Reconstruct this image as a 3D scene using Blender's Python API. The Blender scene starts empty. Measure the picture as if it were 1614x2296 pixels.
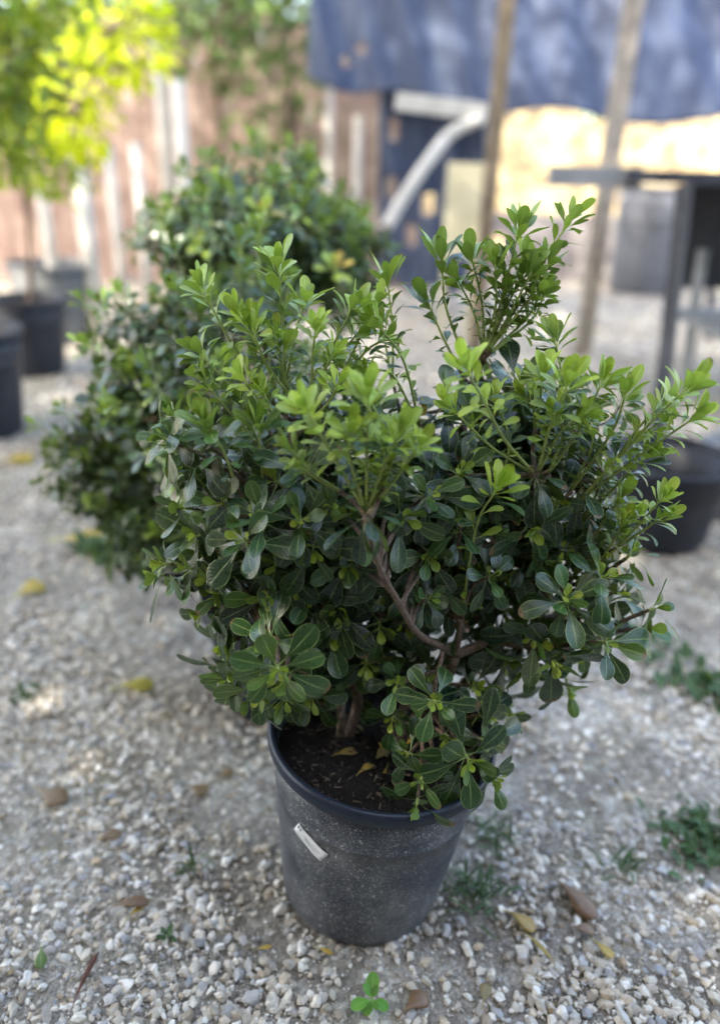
import bpy, math, random
import numpy as np
from mathutils import Vector, Matrix

S = bpy.context.scene
C = S.collection
R = math.radians

# ------------------------------------------------------------------ camera
H = 1.155
PITCH, ROLL = R(24.5), R(1.5)
FPX = 1722.0                       # focal length in pixels of a 1614 x 2296 picture
cam_d = bpy.data.cameras.new('camera')
cam = bpy.data.objects.new('camera', cam_d); C.objects.link(cam)
cf = np.array([0, math.cos(PITCH), -math.sin(PITCH)])
_r = np.array([1., 0, 0]); _u = np.array([0, math.sin(PITCH), math.cos(PITCH)])
cr = _r * math.cos(ROLL) + _u * math.sin(ROLL)
cu = -_r * math.sin(ROLL) + _u * math.cos(ROLL)
cam.matrix_world = Matrix([[cr[0], cu[0], -cf[0], 0], [cr[1], cu[1], -cf[1], 0], [cr[2], cu[2], -cf[2], H], [0, 0, 0, 1]])
cam_d.sensor_fit = 'VERTICAL'; cam_d.sensor_height = 36
cam_d.lens = 36 * FPX / 2296
cam_d.clip_start = 0.05; cam_d.clip_end = 500
cam_d.dof.use_dof = True
cam_d.dof.focus_distance = 1.05
cam_d.dof.aperture_fstop = 1.15
S.camera = cam

# ------------------------------------------------------------------ light
SUN = np.array([-0.50, -0.52, 0.86]); SUN /= np.linalg.norm(SUN)
w = bpy.data.worlds.new('World'); S.world = w; w.use_nodes = True
nt = w.node_tree; bg = nt.nodes['Background']
sky = nt.nodes.new('ShaderNodeTexSky'); sky.sky_type = 'NISHITA'; sky.sun_disc = False
sky.sun_elevation = math.asin(SUN[2]); sky.sun_rotation = math.atan2(SUN[0], SUN[1])
sky.air_density = 1.0; sky.dust_density = 3.0; sky.ozone_density = 0.3
wb = nt.nodes.new('ShaderNodeMix'); wb.data_type = 'RGBA'; wb.blend_type = 'MULTIPLY'; wb.inputs[0].default_value = 1
wb.inputs[7].default_value = (1.05, 1.0, .92, 1); nt.links.new(sky.outputs[0], wb.inputs[6]); nt.links.new(wb.outputs[2], bg.inputs[0]); bg.inputs[1].default_value = 0.15
sd = bpy.data.lights.new('sun', 'SUN'); sd.energy = 2.2; sd.angle = R(0.55); sd.color = (1.0, 0.93, 0.80)
so = bpy.data.objects.new('sun', sd); C.objects.link(so)
so.rotation_euler = Vector(SUN).to_track_quat('Z', 'Y').to_euler(); so.location = (-4, -4, 8)
S.view_settings.view_transform = 'Standard'; S.view_settings.look = 'None'
S.view_settings.gamma = 1; S.view_settings.exposure = 3.02
S.cycles.use_denoising = True
S.cycles.max_bounces = 8
S.cycles.transparent_max_bounces = 8
S.cycles.sample_clamp_indirect = 4.0
S.cycles.caustics_reflective = False; S.cycles.caustics_refractive = False

# ------------------------------------------------------------------ helpers
def ray(px, py):
    return cf + cr * (px - 807) / FPX + cu * (1148 - py) / FPX
def P(px, py, Y):
    d = ray(px, py); return np.array([0, 0, H]) + d * (Y / d[1])
def G(px, py, z=0.0):
    d = ray(px, py); return np.array([0, 0, H]) + d * ((z - H) / d[2])
def zdepth(p):
    return float((np.asarray(p) - np.array([0, 0, H])) @ cf)
def nz(v):
    v = np.asarray(v, float); return v / (np.linalg.norm(v, axis=-1, keepdims=True) + 1e-12)

def mesh_obj(name, V, F, mat, parent=None, origin=(0, 0, 0), smooth=True, attrs=None, mats=None, mi=None):
    """V (n,3), F list/array of equal-length or mixed faces."""
    me = bpy.data.meshes.new(name)
    V = np.asarray(V, float) - np.asarray(origin, float)
    if isinstance(F, np.ndarray):
        k = F.shape[1]
        me.vertices.add(len(V)); me.vertices.foreach_set('co', V.astype(np.float32).ravel())
        me.loops.add(F.size); me.loops.foreach_set('vertex_index', F.astype(np.int32).ravel())
        me.polygons.add(len(F)); me.polygons.foreach_set('loop_start', np.arange(0, F.size, k, dtype=np.int32))
        me.update(calc_edges=True); me.validate()
    else:
        me.from_pydata([tuple(v) for v in V], [], [tuple(f) for f in F]); me.update()
    me.polygons.foreach_set('use_smooth', np.full(len(me.polygons), smooth))
    if attrs:
        for an, (ty, dat) in attrs.items():
            a = me.attributes.new(an, ty, 'POINT')
            a.data.foreach_set('vector' if ty == 'FLOAT_VECTOR' else 'value', np.asarray(dat, np.float32).ravel())
    for m in (mats or [mat]): me.materials.append(m)
    if mi is not None: me.polygons.foreach_set('material_index', np.asarray(mi, np.int32))
    o = bpy.data.objects.new(name, me); C.objects.link(o)
    if parent is not None: o.parent = parent
    else: o.location = tuple(float(v) for v in origin)
    return o
def empty(name, loc):
    o = bpy.data.objects.new(name, None); C.objects.link(o); o.location = tuple(float(v) for v in loc)
    o.empty_display_size = 0.05
    return o
def tag(o, label=None, cat=None, group=None, kind=None):
    if label: o['label'] = label
    if cat: o['category'] = cat
    if group: o['group'] = group
    if kind: o['kind'] = kind
    return o

class Geo:
    """collects verts and quad/tri faces"""
    def __init__(s): s.V = []; s.F = []; s.n = 0; s.mi = []
    def add(s, V, F, mi=0):
        V = np.asarray(V, float)
        s.V.append(V); s.F += [tuple(int(i) + s.n for i in f) for f in F]; s.mi += [mi] * len(F); s.n += len(V)
    def tube(s, pts, rad, k=8, mi=0, cap=True):
        pts = np.asarray(pts, float); n = len(pts)
        rad = np.full(n, rad) if np.isscalar(rad) else np.asarray(rad, float)
        T = np.gradient(pts, axis=0); T = nz(T)
        up = np.array([0, 0, 1.]) if abs(T[0][2]) < .9 else np.array([1., 0, 0])
        A = nz(np.cross(T[0], up)); V = []
        for i in range(n):
            A = nz(A - T[i] * (A @ T[i])); B = np.cross(T[i], A)
            a = np.arange(k) * 2 * math.pi / k
            V.append(pts[i] + rad[i] * (np.cos(a)[:, None] * A + np.sin(a)[:, None] * B))
        V = np.concatenate(V)
        F = [(i * k + j, i * k + (j + 1) % k, (i + 1) * k + (j + 1) % k, (i + 1) * k + j) for i in range(n - 1) for j in range(k)]
        if cap: F += [tuple(range(k))[::-1], tuple((n - 1) * k + j for j in range(k))]
        s.add(V, F, mi)
    def box(s, c, d, rot=None, mi=0):
        c = np.asarray(c, float); d = np.asarray(d, float) / 2
        V = np.array([(x, y, z) for x in (-1, 1) for y in (-1, 1) for z in (-1, 1)]) * d
        if rot is not None: V = V @ np.array(rot).T
        s.add(V + c, [(0, 1, 3, 2), (4, 6, 7, 5), (0, 4, 5, 1), (2, 3, 7, 6), (0, 2, 6, 4), (1, 5, 7, 3)], mi)
    def lathe(s, prof, k=64, M=None, mi=0):
        V = []
        for r_, z_ in prof:
            a = np.arange(k) * 2 * math.pi / k
            V.append(np.stack([r_ * np.cos(a), r_ * np.sin(a), np.full(k, z_)], 1))
        V = np.concatenate(V)
        if M is not None: V = V @ M[0].T + M[1]
        n = len(prof)
        s.add(V, [(i * k + j, i * k + (j + 1) % k, (i + 1) * k + (j + 1) % k, (i + 1) * k + j) for i in range(n - 1) for j in range(k)], mi)
    def obj(s, name, mat, parent=None, origin=(0, 0, 0), smooth=True, mats=None):
        return mesh_obj(name, np.concatenate(s.V), s.F, mat, parent, origin, smooth, mats=mats, mi=s.mi if mats else None)

def rot_axis(ax, ang):
    return np.array(Matrix.Rotation(ang, 3, Vector(ax)))

# ------------------------------------------------------------------ materials
def mat(name):
    m = bpy.data.materials.new(name); m.use_nodes = True
    nt = m.node_tree; b = nt.nodes['Principled BSDF']
    return m, nt, b, nt.nodes, nt.links
def N(nt, t, **kw):
    n = nt.nodes.new(t)
    for k, v in kw.items():
        if k.startswith('i_'):
            key = k[2:]; key = int(key) if key.isdigit() else key.replace('_', ' ')
            n.inputs[key].default_value = v
        else: setattr(n, k, v)
    return n
def ramp(nt, src, stops, interp='LINEAR'):
    n = nt.nodes.new('ShaderNodeValToRGB'); n.color_ramp.interpolation = interp
    e = n.color_ramp.elements
    while len(e) < len(stops): e.new(0.5)
    for el, (p, c) in zip(e, stops):
        el.position = p; el.color = (*c, 1) if len(c) == 3 else c
    nt.links.new(src, n.inputs[0]); return n.outputs[0]
def mixc(nt, fac, a, b, mode='MIX'):
    n = nt.nodes.new('ShaderNodeMix'); n.data_type = 'RGBA'; n.blend_type = mode
    for sock, v in ((n.inputs[0], fac), (n.inputs[6], a), (n.inputs[7], b)):
        if hasattr(v, 'links') or hasattr(v, 'is_linked'): nt.links.new(v, sock)
        else: sock.default_value = v if not isinstance(v, tuple) else ((*v, 1) if len(v) == 3 else v)
    return n.outputs[2]
def math_(nt, op, a, b=None, clamp=False):
    n = nt.nodes.new('ShaderNodeMath'); n.operation = op; n.use_clamp = clamp
    for i, v in enumerate((a, b)):
        if v is None: continue
        if hasattr(v, 'is_linked'): nt.links.new(v, n.inputs[i])
        else: n.inputs[i].default_value = v
    return n.outputs[0]
def noise(nt, scale, detail=4, rough=.55, vec=None, out=0):
    n = nt.nodes.new('ShaderNodeTexNoise'); n.inputs['Scale'].default_value = scale
    n.inputs['Detail'].default_value = detail; n.inputs['Roughness'].default_value = rough
    if vec is not None: nt.links.new(vec, n.inputs['Vector'])
    return n.outputs[out]
def objco(nt):
    return nt.nodes.new('ShaderNodeTexCoord').outputs['Object']
def bump(nt, b, h, strength=.3, dist=.01):
    n = nt.nodes.new('ShaderNodeBump'); n.inputs['Strength'].default_value = strength
    n.inputs['Distance'].default_value = dist
    nt.links.new(h, n.inputs['Height']); nt.links.new(n.outputs[0], b.inputs['Normal'])

def leaf_material(name, dark, mid, young, yellow=(.50, .32, .05), rib=(.40, .52, .20), rough=.36, trans=.22, spec=.5):
    m, nt, b, n, l = mat(name)
    at = N(nt, 'ShaderNodeAttribute', attribute_name='luv')      # u, v, rand
    tn = N(nt, 'ShaderNodeAttribute', attribute_name='tint')     # age, yellow, brown
    su = N(nt, 'ShaderNodeSeparateXYZ'); l.new(at.outputs['Vector'], su.inputs[0])
    st = N(nt, 'ShaderNodeSeparateXYZ'); l.new(tn.outputs['Vector'], st.inputs[0])
    col = ramp(nt, st.outputs[0], [(0, dark), (.45, mid), (1, young)])
    # per-leaf variation
    hv = N(nt, 'ShaderNodeHueSaturation'); l.new(col, hv.inputs['Color'])
    l.new(math_(nt, 'MULTIPLY_ADD', su.outputs[2], .5), hv.inputs['Value'])
    hv.inputs['Value'].default_value = 1
    mm = nt.nodes[-1]
    va = N(nt, 'ShaderNodeMapRange'); l.new(su.outputs[2], va.inputs[0]); va.inputs[3].default_value = .72; va.inputs[4].default_value = 1.3
    l.new(va.outputs[0], hv.inputs['Value'])
    ha = N(nt, 'ShaderNodeMapRange'); l.new(math_(nt, 'FRACT', math_(nt, 'MULTIPLY', su.outputs[2], 7.3)), ha.inputs[0])
    ha.inputs[3].default_value = .482; ha.inputs[4].default_value = .515; l.new(ha.outputs[0], hv.inputs['Hue'])
    col = hv.outputs[0]
    nv = noise(nt, 60, 3)
    col = mixc(nt, math_(nt, 'MULTIPLY', nv, .35), col, (dark[0] * 1.2, dark[1] * 1.2, dark[2] * 1.2))
    # yellowing with a blotchy edge
    ny = noise(nt, 35, 2)
    fy = math_(nt, 'MULTIPLY', st.outputs[1], math_(nt, 'ADD', ny, .6), True)
    col = mixc(nt, fy, col, yellow)
    col = mixc(nt, st.outputs[2], col, ramp(nt, noise(nt, 140, 4, .7), [(.35, (.10, .05, .028)), (.52, (.22, .12, .065)), (.68, (.38, .25, .15))]))
    # midrib, side veins and pale margin
    du = math_(nt, 'ABSOLUTE', math_(nt, 'SUBTRACT', su.outputs[0], .5))
    ribm = N(nt, 'ShaderNodeMapRange', interpolation_type='SMOOTHSTEP'); l.new(du, ribm.inputs[0])
    ribm.inputs[1].default_value = .018; ribm.inputs[2].default_value = .05; ribm.inputs[3].default_value = 1; ribm.inputs[4].default_value = 0
    tipf = N(nt, 'ShaderNodeMapRange'); l.new(su.outputs[1], tipf.inputs[0]); tipf.inputs[3].default_value = 1; tipf.inputs[4].default_value = .25
    petm = N(nt, 'ShaderNodeMapRange'); l.new(su.outputs[1], petm.inputs[0])
    petm.inputs[1].default_value = .1; petm.inputs[2].default_value = .28; petm.inputs[3].default_value = 1; petm.inputs[4].default_value = 0
    mg = N(nt, 'ShaderNodeMapRange', interpolation_type='SMOOTHSTEP'); l.new(du, mg.inputs[0])
    mg.inputs[1].default_value = .44; mg.inputs[2].default_value = .49; mg.inputs[3].default_value = 0; mg.inputs[4].default_value = .6
    pale = math_(nt, 'MAXIMUM', math_(nt, 'MULTIPLY', ribm.outputs[0], tipf.outputs[0]), math_(nt, 'MAXIMUM', petm.outputs[0], mg.outputs[0]))
    pale = math_(nt, 'MULTIPLY', pale, math_(nt, 'SUBTRACT', .66, math_(nt, 'MULTIPLY', st.outputs[2], .65)))
    # side veins
    wv = math_(nt, 'SINE', math_(nt, 'MULTIPLY', math_(nt, 'SUBTRACT', su.outputs[1], math_(nt, 'MULTIPLY', du, .45)), 75.))
    vv = math_(nt, 'MULTIPLY', math_(nt, 'POWER', math_(nt, 'MAXIMUM', wv, 0.), 6.), .045)
    col = mixc(nt, vv, col, rib)
    ribc = mixc(nt, st.outputs[0], rib, (min(1, young[0] * 1.9), min(1, young[1] * 1.6), young[2] * 2.2))
    col = mixc(nt, pale, col, ribc)
    geo = N(nt, 'ShaderNodeNewGeometry')
    under = mixc(nt, .5, col, (.19, .30, .075))
    colf = mixc(nt, geo.outputs['Backfacing'], col, under)
    sps = N(nt, 'ShaderNodeMapRange', interpolation_type='SMOOTHSTEP'); l.new(noise(nt, 330, 1), sps.inputs[0]); sps.inputs[1].default_value = .70; sps.inputs[2].default_value = .76; sps.inputs[4].default_value = .7
    colf = mixc(nt, sps.outputs[0], colf, (.42, .42, .26))
    tb = math_(nt, 'MULTIPLY', math_(nt, 'GREATER_THAN', math_(nt, 'ADD', su.outputs[1], math_(nt, 'MULTIPLY', ny, .25)), 1.05), math_(nt, 'GREATER_THAN', math_(nt, 'FRACT', math_(nt, 'MULTIPLY', su.outputs[2], 13.7)), .87))
    colf = mixc(nt, math_(nt, 'MULTIPLY', tb, .8), colf, (.16, .085, .04))
    l.new(colf, b.inputs['Base Color'])
    ro = N(nt, 'ShaderNodeMapRange'); l.new(noise(nt, 130, 2), ro.inputs[0]); ro.inputs[3].default_value = rough - .07; ro.inputs[4].default_value = rough + .14
    ro2 = math_(nt, 'ADD', math_(nt, 'MULTIPLY', st.outputs[0], .10), math_(nt, 'ADD', ro.outputs[0], math_(nt, 'MULTIPLY', geo.outputs['Backfacing'], .25)))
    l.new(ro2, b.inputs['Roughness']); b.inputs['Specular IOR Level'].default_value = spec
    hb = math_(nt, 'ADD', math_(nt, 'MULTIPLY', wv, .25), math_(nt, 'ADD', noise(nt, 90, 2), math_(nt, 'MULTIPLY', ribm.outputs[0], -.8)))
    bump(nt, b, hb, .28, .0008)
    tr = N(nt, 'ShaderNodeBsdfTranslucent')
    tc = mixc(nt, .5, colf, (young[0], young[1], young[2] * .6))
    l.new(tc, tr.inputs[0])
    mx = N(nt, 'ShaderNodeMixShader'); tf = math_(nt, 'ADD', math_(nt, 'MULTIPLY', st.outputs[0], .30), trans)
    l.new(tf, mx.inputs[0]); l.new(b.outputs[0], mx.inputs[1]); l.new(tr.outputs[0], mx.inputs[2])
    out = [x for x in nt.nodes if x.type == 'OUTPUT_MATERIAL'][0]; l.new(mx.outputs[0], out.inputs[0])
    return m
M_leaf = leaf_material('glossy_leaf', (.0036, .0195, .0118), (.050, .124, .025), (.43, .57, .062), trans=.06, rough=.25, spec=.6, rib=(.32, .44, .17))
M_citrus = leaf_material('citrus_leaf', (.008, .032, .012), (.13, .27, .02), (.74, .80, .015), rough=.45, trans=.35)  # young end coloured for sunlit leaves, dark end for shaded ones
M_tree = leaf_material('tree_leaf', (.035, .07, .025), (.08, .15, .04), (.20, .30, .06), rough=.55, trans=.2)

def simple(name, c1, c2, scale, rough=.6, bstr=.3, bdist=.004, spec=.4, detail=5, metallic=0):
    m, nt, b, n, l = mat(name); co = objco(nt)
    f = noise(nt, scale, detail, .6, co)
    l.new(ramp(nt, f, [(.35, c1), (.68, c2)]), b.inputs['Base Color'])
    b.inputs['Roughness'].default_value = rough; b.inputs['Specular IOR Level'].default_value = spec
    b.inputs['Metallic'].default_value = metallic
    if bstr: bump(nt, b, noise(nt, scale * 2.2, detail, .65, co), bstr, bdist)
    return m
M_bark = simple('brown_bark', (.075, .048, .034), (.20, .145, .105), 160, .8, .6, .002)
M_green_stem = simple('pale_green_stem', (.22, .28, .07), (.34, .40, .13), 120, .55, .2, .001)
M_soil = simple('potting_soil', (.008, .006, .005), (.045, .032, .024), 260, .95, 1.0, .006)
M_chip = simple('wood_fibre', (.05, .035, .025), (.22, .17, .12), 90, .9, .3, .002)
M_wood = simple('weathered_wood_post', (.10, .075, .05), (.23, .18, .12), 14, .8, .3, .004)
M_wood_grey = simple('grey_wood', (.16, .14, .12), (.33, .30, .26), 14, .85, .3, .004)
M_grey = simple('grey_plastic', (.16, .17, .18), (.24, .25, .26), 10, .6, .1)
M_black = simple('black_plastic', (.008, .011, .019), (.018, .022, .032), 18, .5, .1, .002)
M_dark = simple('dark_steel', (.015, .018, .028), (.035, .038, .05), 20, .55, .2, .002)
M_white = simple('white_pipe', (.40, .385, .35), (.54, .52, .48), 12, .5, .1)
M_terra = simple('beige_render', (.19, .13, .11), (.36, .265, .225), 5, .9, .5, .02)
M_cream = simple('cream_panel', (.46, .42, .28), (.56, .52, .36), 9, .7, .2)
M_tag = simple('white_sticker', (.72, .72, .71), (.84, .84, .83), 60, .5, .15, .001)
M_tagline = simple('pale_grey_print', (.40, .40, .40), (.52, .52, .52), 300, .6, 0)
M_ink = simple('faded_ink', (.10, .10, .10), (.25, .25, .25), 300, .6, 0)
M_grass = simple('grass_blade', (.035, .10, .018), (.10, .22, .035), 30, .6, 0)

def pot_material(name, base, dust, amount=.5, rim=False):
    m, nt, b, n, l = mat(name); co = objco(nt)
    mp = N(nt, 'ShaderNodeMapping'); l.new(co, mp.inputs[0]); mp.inputs['Scale'].default_value = (1, 1, .16)
    streak = noise(nt, 34, 5, .7, mp.outputs[0])
    blot = noise(nt, 9, 4, .6, co)
    speck = noise(nt, 420, 2, .7, co)
    sp = N(nt, 'ShaderNodeMapRange', interpolation_type='SMOOTHSTEP'); l.new(speck, sp.inputs[0]); sp.inputs[1].default_value = .57; sp.inputs[2].default_value = .66
    big = noise(nt, 170, 2, .6, co)
    sb = N(nt, 'ShaderNodeMapRange', interpolation_type='SMOOTHSTEP'); l.new(big, sb.inputs[0]); sb.inputs[1].default_value = .63; sb.inputs[2].default_value = .68
    f = math_(nt, 'MULTIPLY', math_(nt, 'MULTIPLY', streak, math_(nt, 'POWER', blot, 2.2)), amount * 1.1)
    f = math_(nt, 'ADD', f, math_(nt, 'MULTIPLY', math_(nt, 'MAXIMUM', sp.outputs[0], sb.outputs[0]), math_(nt, 'MULTIPLY', blot, amount * 1.1)), True)
    col = mixc(nt, f, base, dust); l.new(col, b.inputs['Base Color'])
    rr = math_(nt, 'ADD', math_(nt, 'MULTIPLY', f, .5), .34); l.new(rr, b.inputs['Roughness'])
    b.inputs['Specular IOR Level'].default_value = .32
    bump(nt, b, math_(nt, 'ADD', speck, streak), .18, .001)
    return m
M_pot = pot_material('dusty_black_plastic', (.006, .012, .030), (.50, .50, .47), .95)
M_rim = pot_material('clean_dark_rim', (.010, .016, .030), (.16, .18, .21), .22)

# gravel / ground
def ground_material():
    m, nt, b, n, l = mat('pale_gravel_ground'); co = objco(nt)
    v1 = N(nt, 'ShaderNodeTexVoronoi'); v1.inputs['Scale'].default_value = 75; l.new(co, v1.inputs['Vector'])
    v2 = N(nt, 'ShaderNodeTexVoronoi'); v2.inputs['Scale'].default_value = 200; l.new(co, v2.inputs['Vector'])
    g = ramp(nt, math_(nt, 'FRACT', math_(nt, 'MULTIPLY', v1.outputs['Color'], 1.)), [(0, (.15, .13, .10)), (.4, (.36, .325, .26)), (.75, (.58, .54, .46)), (1, (.74, .71, .64))])
    g2 = ramp(nt, v2.outputs['Color'], [(0, (.13, .11, .085)), (.5, (.29, .26, .215)), (1, (.50, .46, .40))])
    big = noise(nt, 2.2, 5, .6, co)
    f = ramp(nt, big, [(.38, (0, 0, 0)), (.6, (1, 1, 1))])
    c = mixc(nt, f, g2, g)
    dirt_shade = ramp(nt, noise(nt, 6, 6, .7, co), [(.42, (0, 0, 0)), (.66, (.8, .8, .8))])  # dark soil patches, also painting in the shaded ground left of the pot
    c = mixc(nt, dirt_shade, c, (.125, .10, .08))
    moss = ramp(nt, noise(nt, 3.1, 6, .7, co), [(.54, (0, 0, 0)), (.74, (.5, .5, .5))])
    c = mixc(nt, moss, c, (.17, .20, .09))
    l.new(c, b.inputs['Base Color']); b.inputs['Roughness'].default_value = .95; b.inputs['Specular IOR Level'].default_value = .2
    h = math_(nt, 'ADD', math_(nt, 'MULTIPLY', v1.outputs['Distance'], -.7), math_(nt, 'ADD', math_(nt, 'MULTIPLY', v2.outputs['Distance'], -.4), noise(nt, 40, 6, .7, co)))
    bump(nt, b, h, .8, .012)
    return m
M_ground = ground_material()
def stone_material():
    m, nt, b, n, l = mat('limestone_chips')
    at = N(nt, 'ShaderNodeAttribute', attribute_name='rnd'); oi = N(nt, 'ShaderNodeObjectInfo')
    r_ = math_(nt, 'FRACT', math_(nt, 'ADD', at.outputs['Fac'], math_(nt, 'MULTIPLY', oi.outputs['Random'], .999)))
    c = ramp(nt, r_, [(0, (.30, .31, .33)), (.10, (.48, .47, .46)), (.24, (.50, .45, .36)), (.42, (.78, .74, .65)), (.56, (.50, .40, .28)), (.70, (.88, .85, .78)), (.84, (.28, .23, .17)), (1, (.62, .57, .48))])
    co = objco(nt)
    c = mixc(nt, ramp(nt, noise(nt, 45, 5, .7, co), [(.42, (0, 0, 0)), (.72, (.75, .75, .75))]), c, (.25, .215, .165))
    l.new(c, b.inputs['Base Color']); b.inputs['Roughness'].default_value = .85; b.inputs['Specular IOR Level'].default_value = .3
    bump(nt, b, noise(nt, 220, 4, .7, co), .4, .002)
    return m
M_stone = stone_material()

# ------------------------------------------------------------------ leaves
TL = np.array([0, .10, .22, .36, .50, .63, .75, .85, .93, .975, 1.0])
TLs = np.array([0, .2, .45, .7, .88, 1.0])
def wprof(t, k=1.65):
    x = np.clip((t - .10) / .90, 0, 1)
    g_ = np.sin(np.pi * x ** (k + .3)); pk = .5 ** (1 / (k + .3))
    f = np.where(x < pk, np.clip(g_, 0, 1) ** 1.05, np.clip(g_, 0, 1) ** .48)
    return np.maximum(f, np.where(t < .99, .07, .05))
class Leaves:
    def __init__(s, seed=1): s.L = []; s.rg = np.random.default_rng(seed)
    def add(s, base, d, n, length, width, bend=.5, age=.1, yellow=0., brown=0., fold=.22, curl=.1, wave=None):
        s.L.append((*base, *d, *n, length, width, bend, age, yellow, brown, fold, curl, s.rg.random()))
    def build(s, name, m, parent, origin, low=False, kshape=1.65):
        A = np.array(s.L); Nn = len(A)
        t = TLs if low else TL
        u = np.array([-1, 0, 1.]) if low else np.array([-1, -.55, 0, .55, 1.])
        base, d, n = A[:, 0:3], nz(A[:, 3:6]), A[:, 6:9]
        n = nz(n - d * (n * d).sum(1, keepdims=True)); sd = np.cross(d, n)
        ln, wd, bend, age, yel, brn, fold, curl, rnd = [A[:, i] for i in range(9, 18)]
        k = np.where(np.abs(bend) < 1e-3, 1e-3, bend)[:, None]
        tt = t[None, :]
        a = ln[:, None] * np.sin(k * tt) / k; c_ = -ln[:, None] * (1 - np.cos(k * tt)) / k
        mid = base[:, None] + d[:, None] * a[..., None] + n[:, None] * c_[..., None]
        nt_ = n[:, None] * np.cos(k * tt)[..., None] + d[:, None] * np.sin(k * tt)[..., None]
        w_ = wprof(t, kshape)[None] * wd[:, None] / 2
        ph = rnd[:, None] * 40
        tw = .10 * np.sin(3.1 * tt + ph)                      # twist
        V = np.zeros((Nn, len(t), len(u), 3))
        for j, uu in enumerate(u):
            lift = fold[:, None] * abs(uu) * w_ - curl[:, None] * (uu ** 2) * w_ + uu * tw * w_ + .07 * w_ * np.sin(9 * tt + ph + 2.0 * uu) * abs(uu)
            V[:, :, j] = mid + sd[:, None] * (uu * w_)[..., None] + nt_ * lift[..., None]
        V = V.reshape(-1, 3); nu, ntn = len(u), len(t)
        q = np.array([(i * nu + j, i * nu + j + 1, (i + 1) * nu + j + 1, (i + 1) * nu + j) for i in range(ntn - 1) for j in range(nu - 1)])
        F = (q[None] + (np.arange(Nn) * nu * ntn)[:, None, None]).reshape(-1, 4)
        uv = np.zeros((Nn, ntn, nu, 3)); uv[..., 0] = (u * .5 + .5)[None, None]; uv[..., 1] = t[None, :, None]; uv[..., 2] = rnd[:, None, None]
        ti = np.zeros((Nn, ntn, nu, 3)); ti[..., 0] = age[:, None, None]; ti[..., 1] = yel[:, None, None]; ti[..., 2] = brn[:, None, None]
        return mesh_obj(name, V, F, m, parent, origin, True, {'luv': ('FLOAT_VECTOR', uv), 'tint': ('FLOAT_VECTOR', ti)})

def frame(a):
    a = nz(a); h = np.array([0, 0, 1.]) if abs(a[2]) < .9 else np.array([0, 1., 0])
    x = nz(np.cross(h, a)); return x, np.cross(a, x), a

def rosette(Lv, rg, c, axis, n, L, age=.1, th0=22, th1=98, wr=.405, bud=True, yellow=0, bend=(.1, 1.25), budage=.85, grav=.35, spiral=.25):
    """whorl of leaves at c around axis: inner ones upright, outer ones spread or hanging"""
    x, y, a = frame(axis); off = rg.random() * 6.28
    for i in range(n):
        f = i / max(1, n - 1)
        phi = off + i * 2.399 + rg.normal(0, .18)
        th = R(th0 + (th1 - th0) * f ** .8 + rg.normal(0, 7))
        rad = x * math.cos(phi) + y * math.sin(phi)
        d = a * math.cos(th) + rad * math.sin(th)
        d = nz(d + np.array([0, 0, -1]) * grav * f * rg.uniform(.4, 1.2))
        nn = a * math.sin(th) - rad * math.cos(th) * .9 + rg.normal(0, .16, 3)
        ll = L * (.62 + .38 * min(1, f * 2.2)) * rg.uniform(.78, 1.1)
        ag = np.clip(age + (.28 * (1 - f) ** 3) + rg.normal(0, .05), 0, 1)
        yl = 1. if rg.random() < yellow else 0.
        Lv.add(c - a * L * spiral * f * .5, d, nn, ll, ll * wr * rg.uniform(.85, 1.12), rg.uniform(*bend) * (.4 + f), ag, yl, 0, rg.uniform(.1, .35), rg.uniform(0, .3))
    if bud:
        k = rg.integers(4, 7)
        for i in range(k):
            phi = off + i * 2.399; th = R(rg.uniform(12, 42))
            rad = x * math.cos(phi) + y * math.sin(phi)
            d = a * math.cos(th) + rad * math.sin(th)
            ll = L * rg.uniform(.22, .42)
            Lv.add(c + a * .002, d, a * math.sin(th) - rad * math.cos(th), ll, ll * .42, rg.uniform(-.1, .8), np.clip(budage + rg.normal(0, .1), 0, 1), 0, 0, .4, .1)

def catmull(p, m=8):
    p = np.asarray(p, float)
    if len(p) < 3:
        return np.linspace(p[0], p[-1], m)
    q = np.vstack([2 * p[0] - p[1], p, 2 * p[-1] - p[-2]]); o = []
    for i in range(1, len(q) - 2):
        for s in np.linspace(0, 1, m, endpoint=False):
            a, b, c, d = q[i - 1], q[i], q[i + 1], q[i + 2]
            o.append(.5 * (2 * b + (c - a) * s + (2 * a - 5 * b + 4 * c - d) * s * s + (3 * b - a - 3 * c + d) * s ** 3))
    o.append(p[-1]); return np.array(o)

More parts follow.
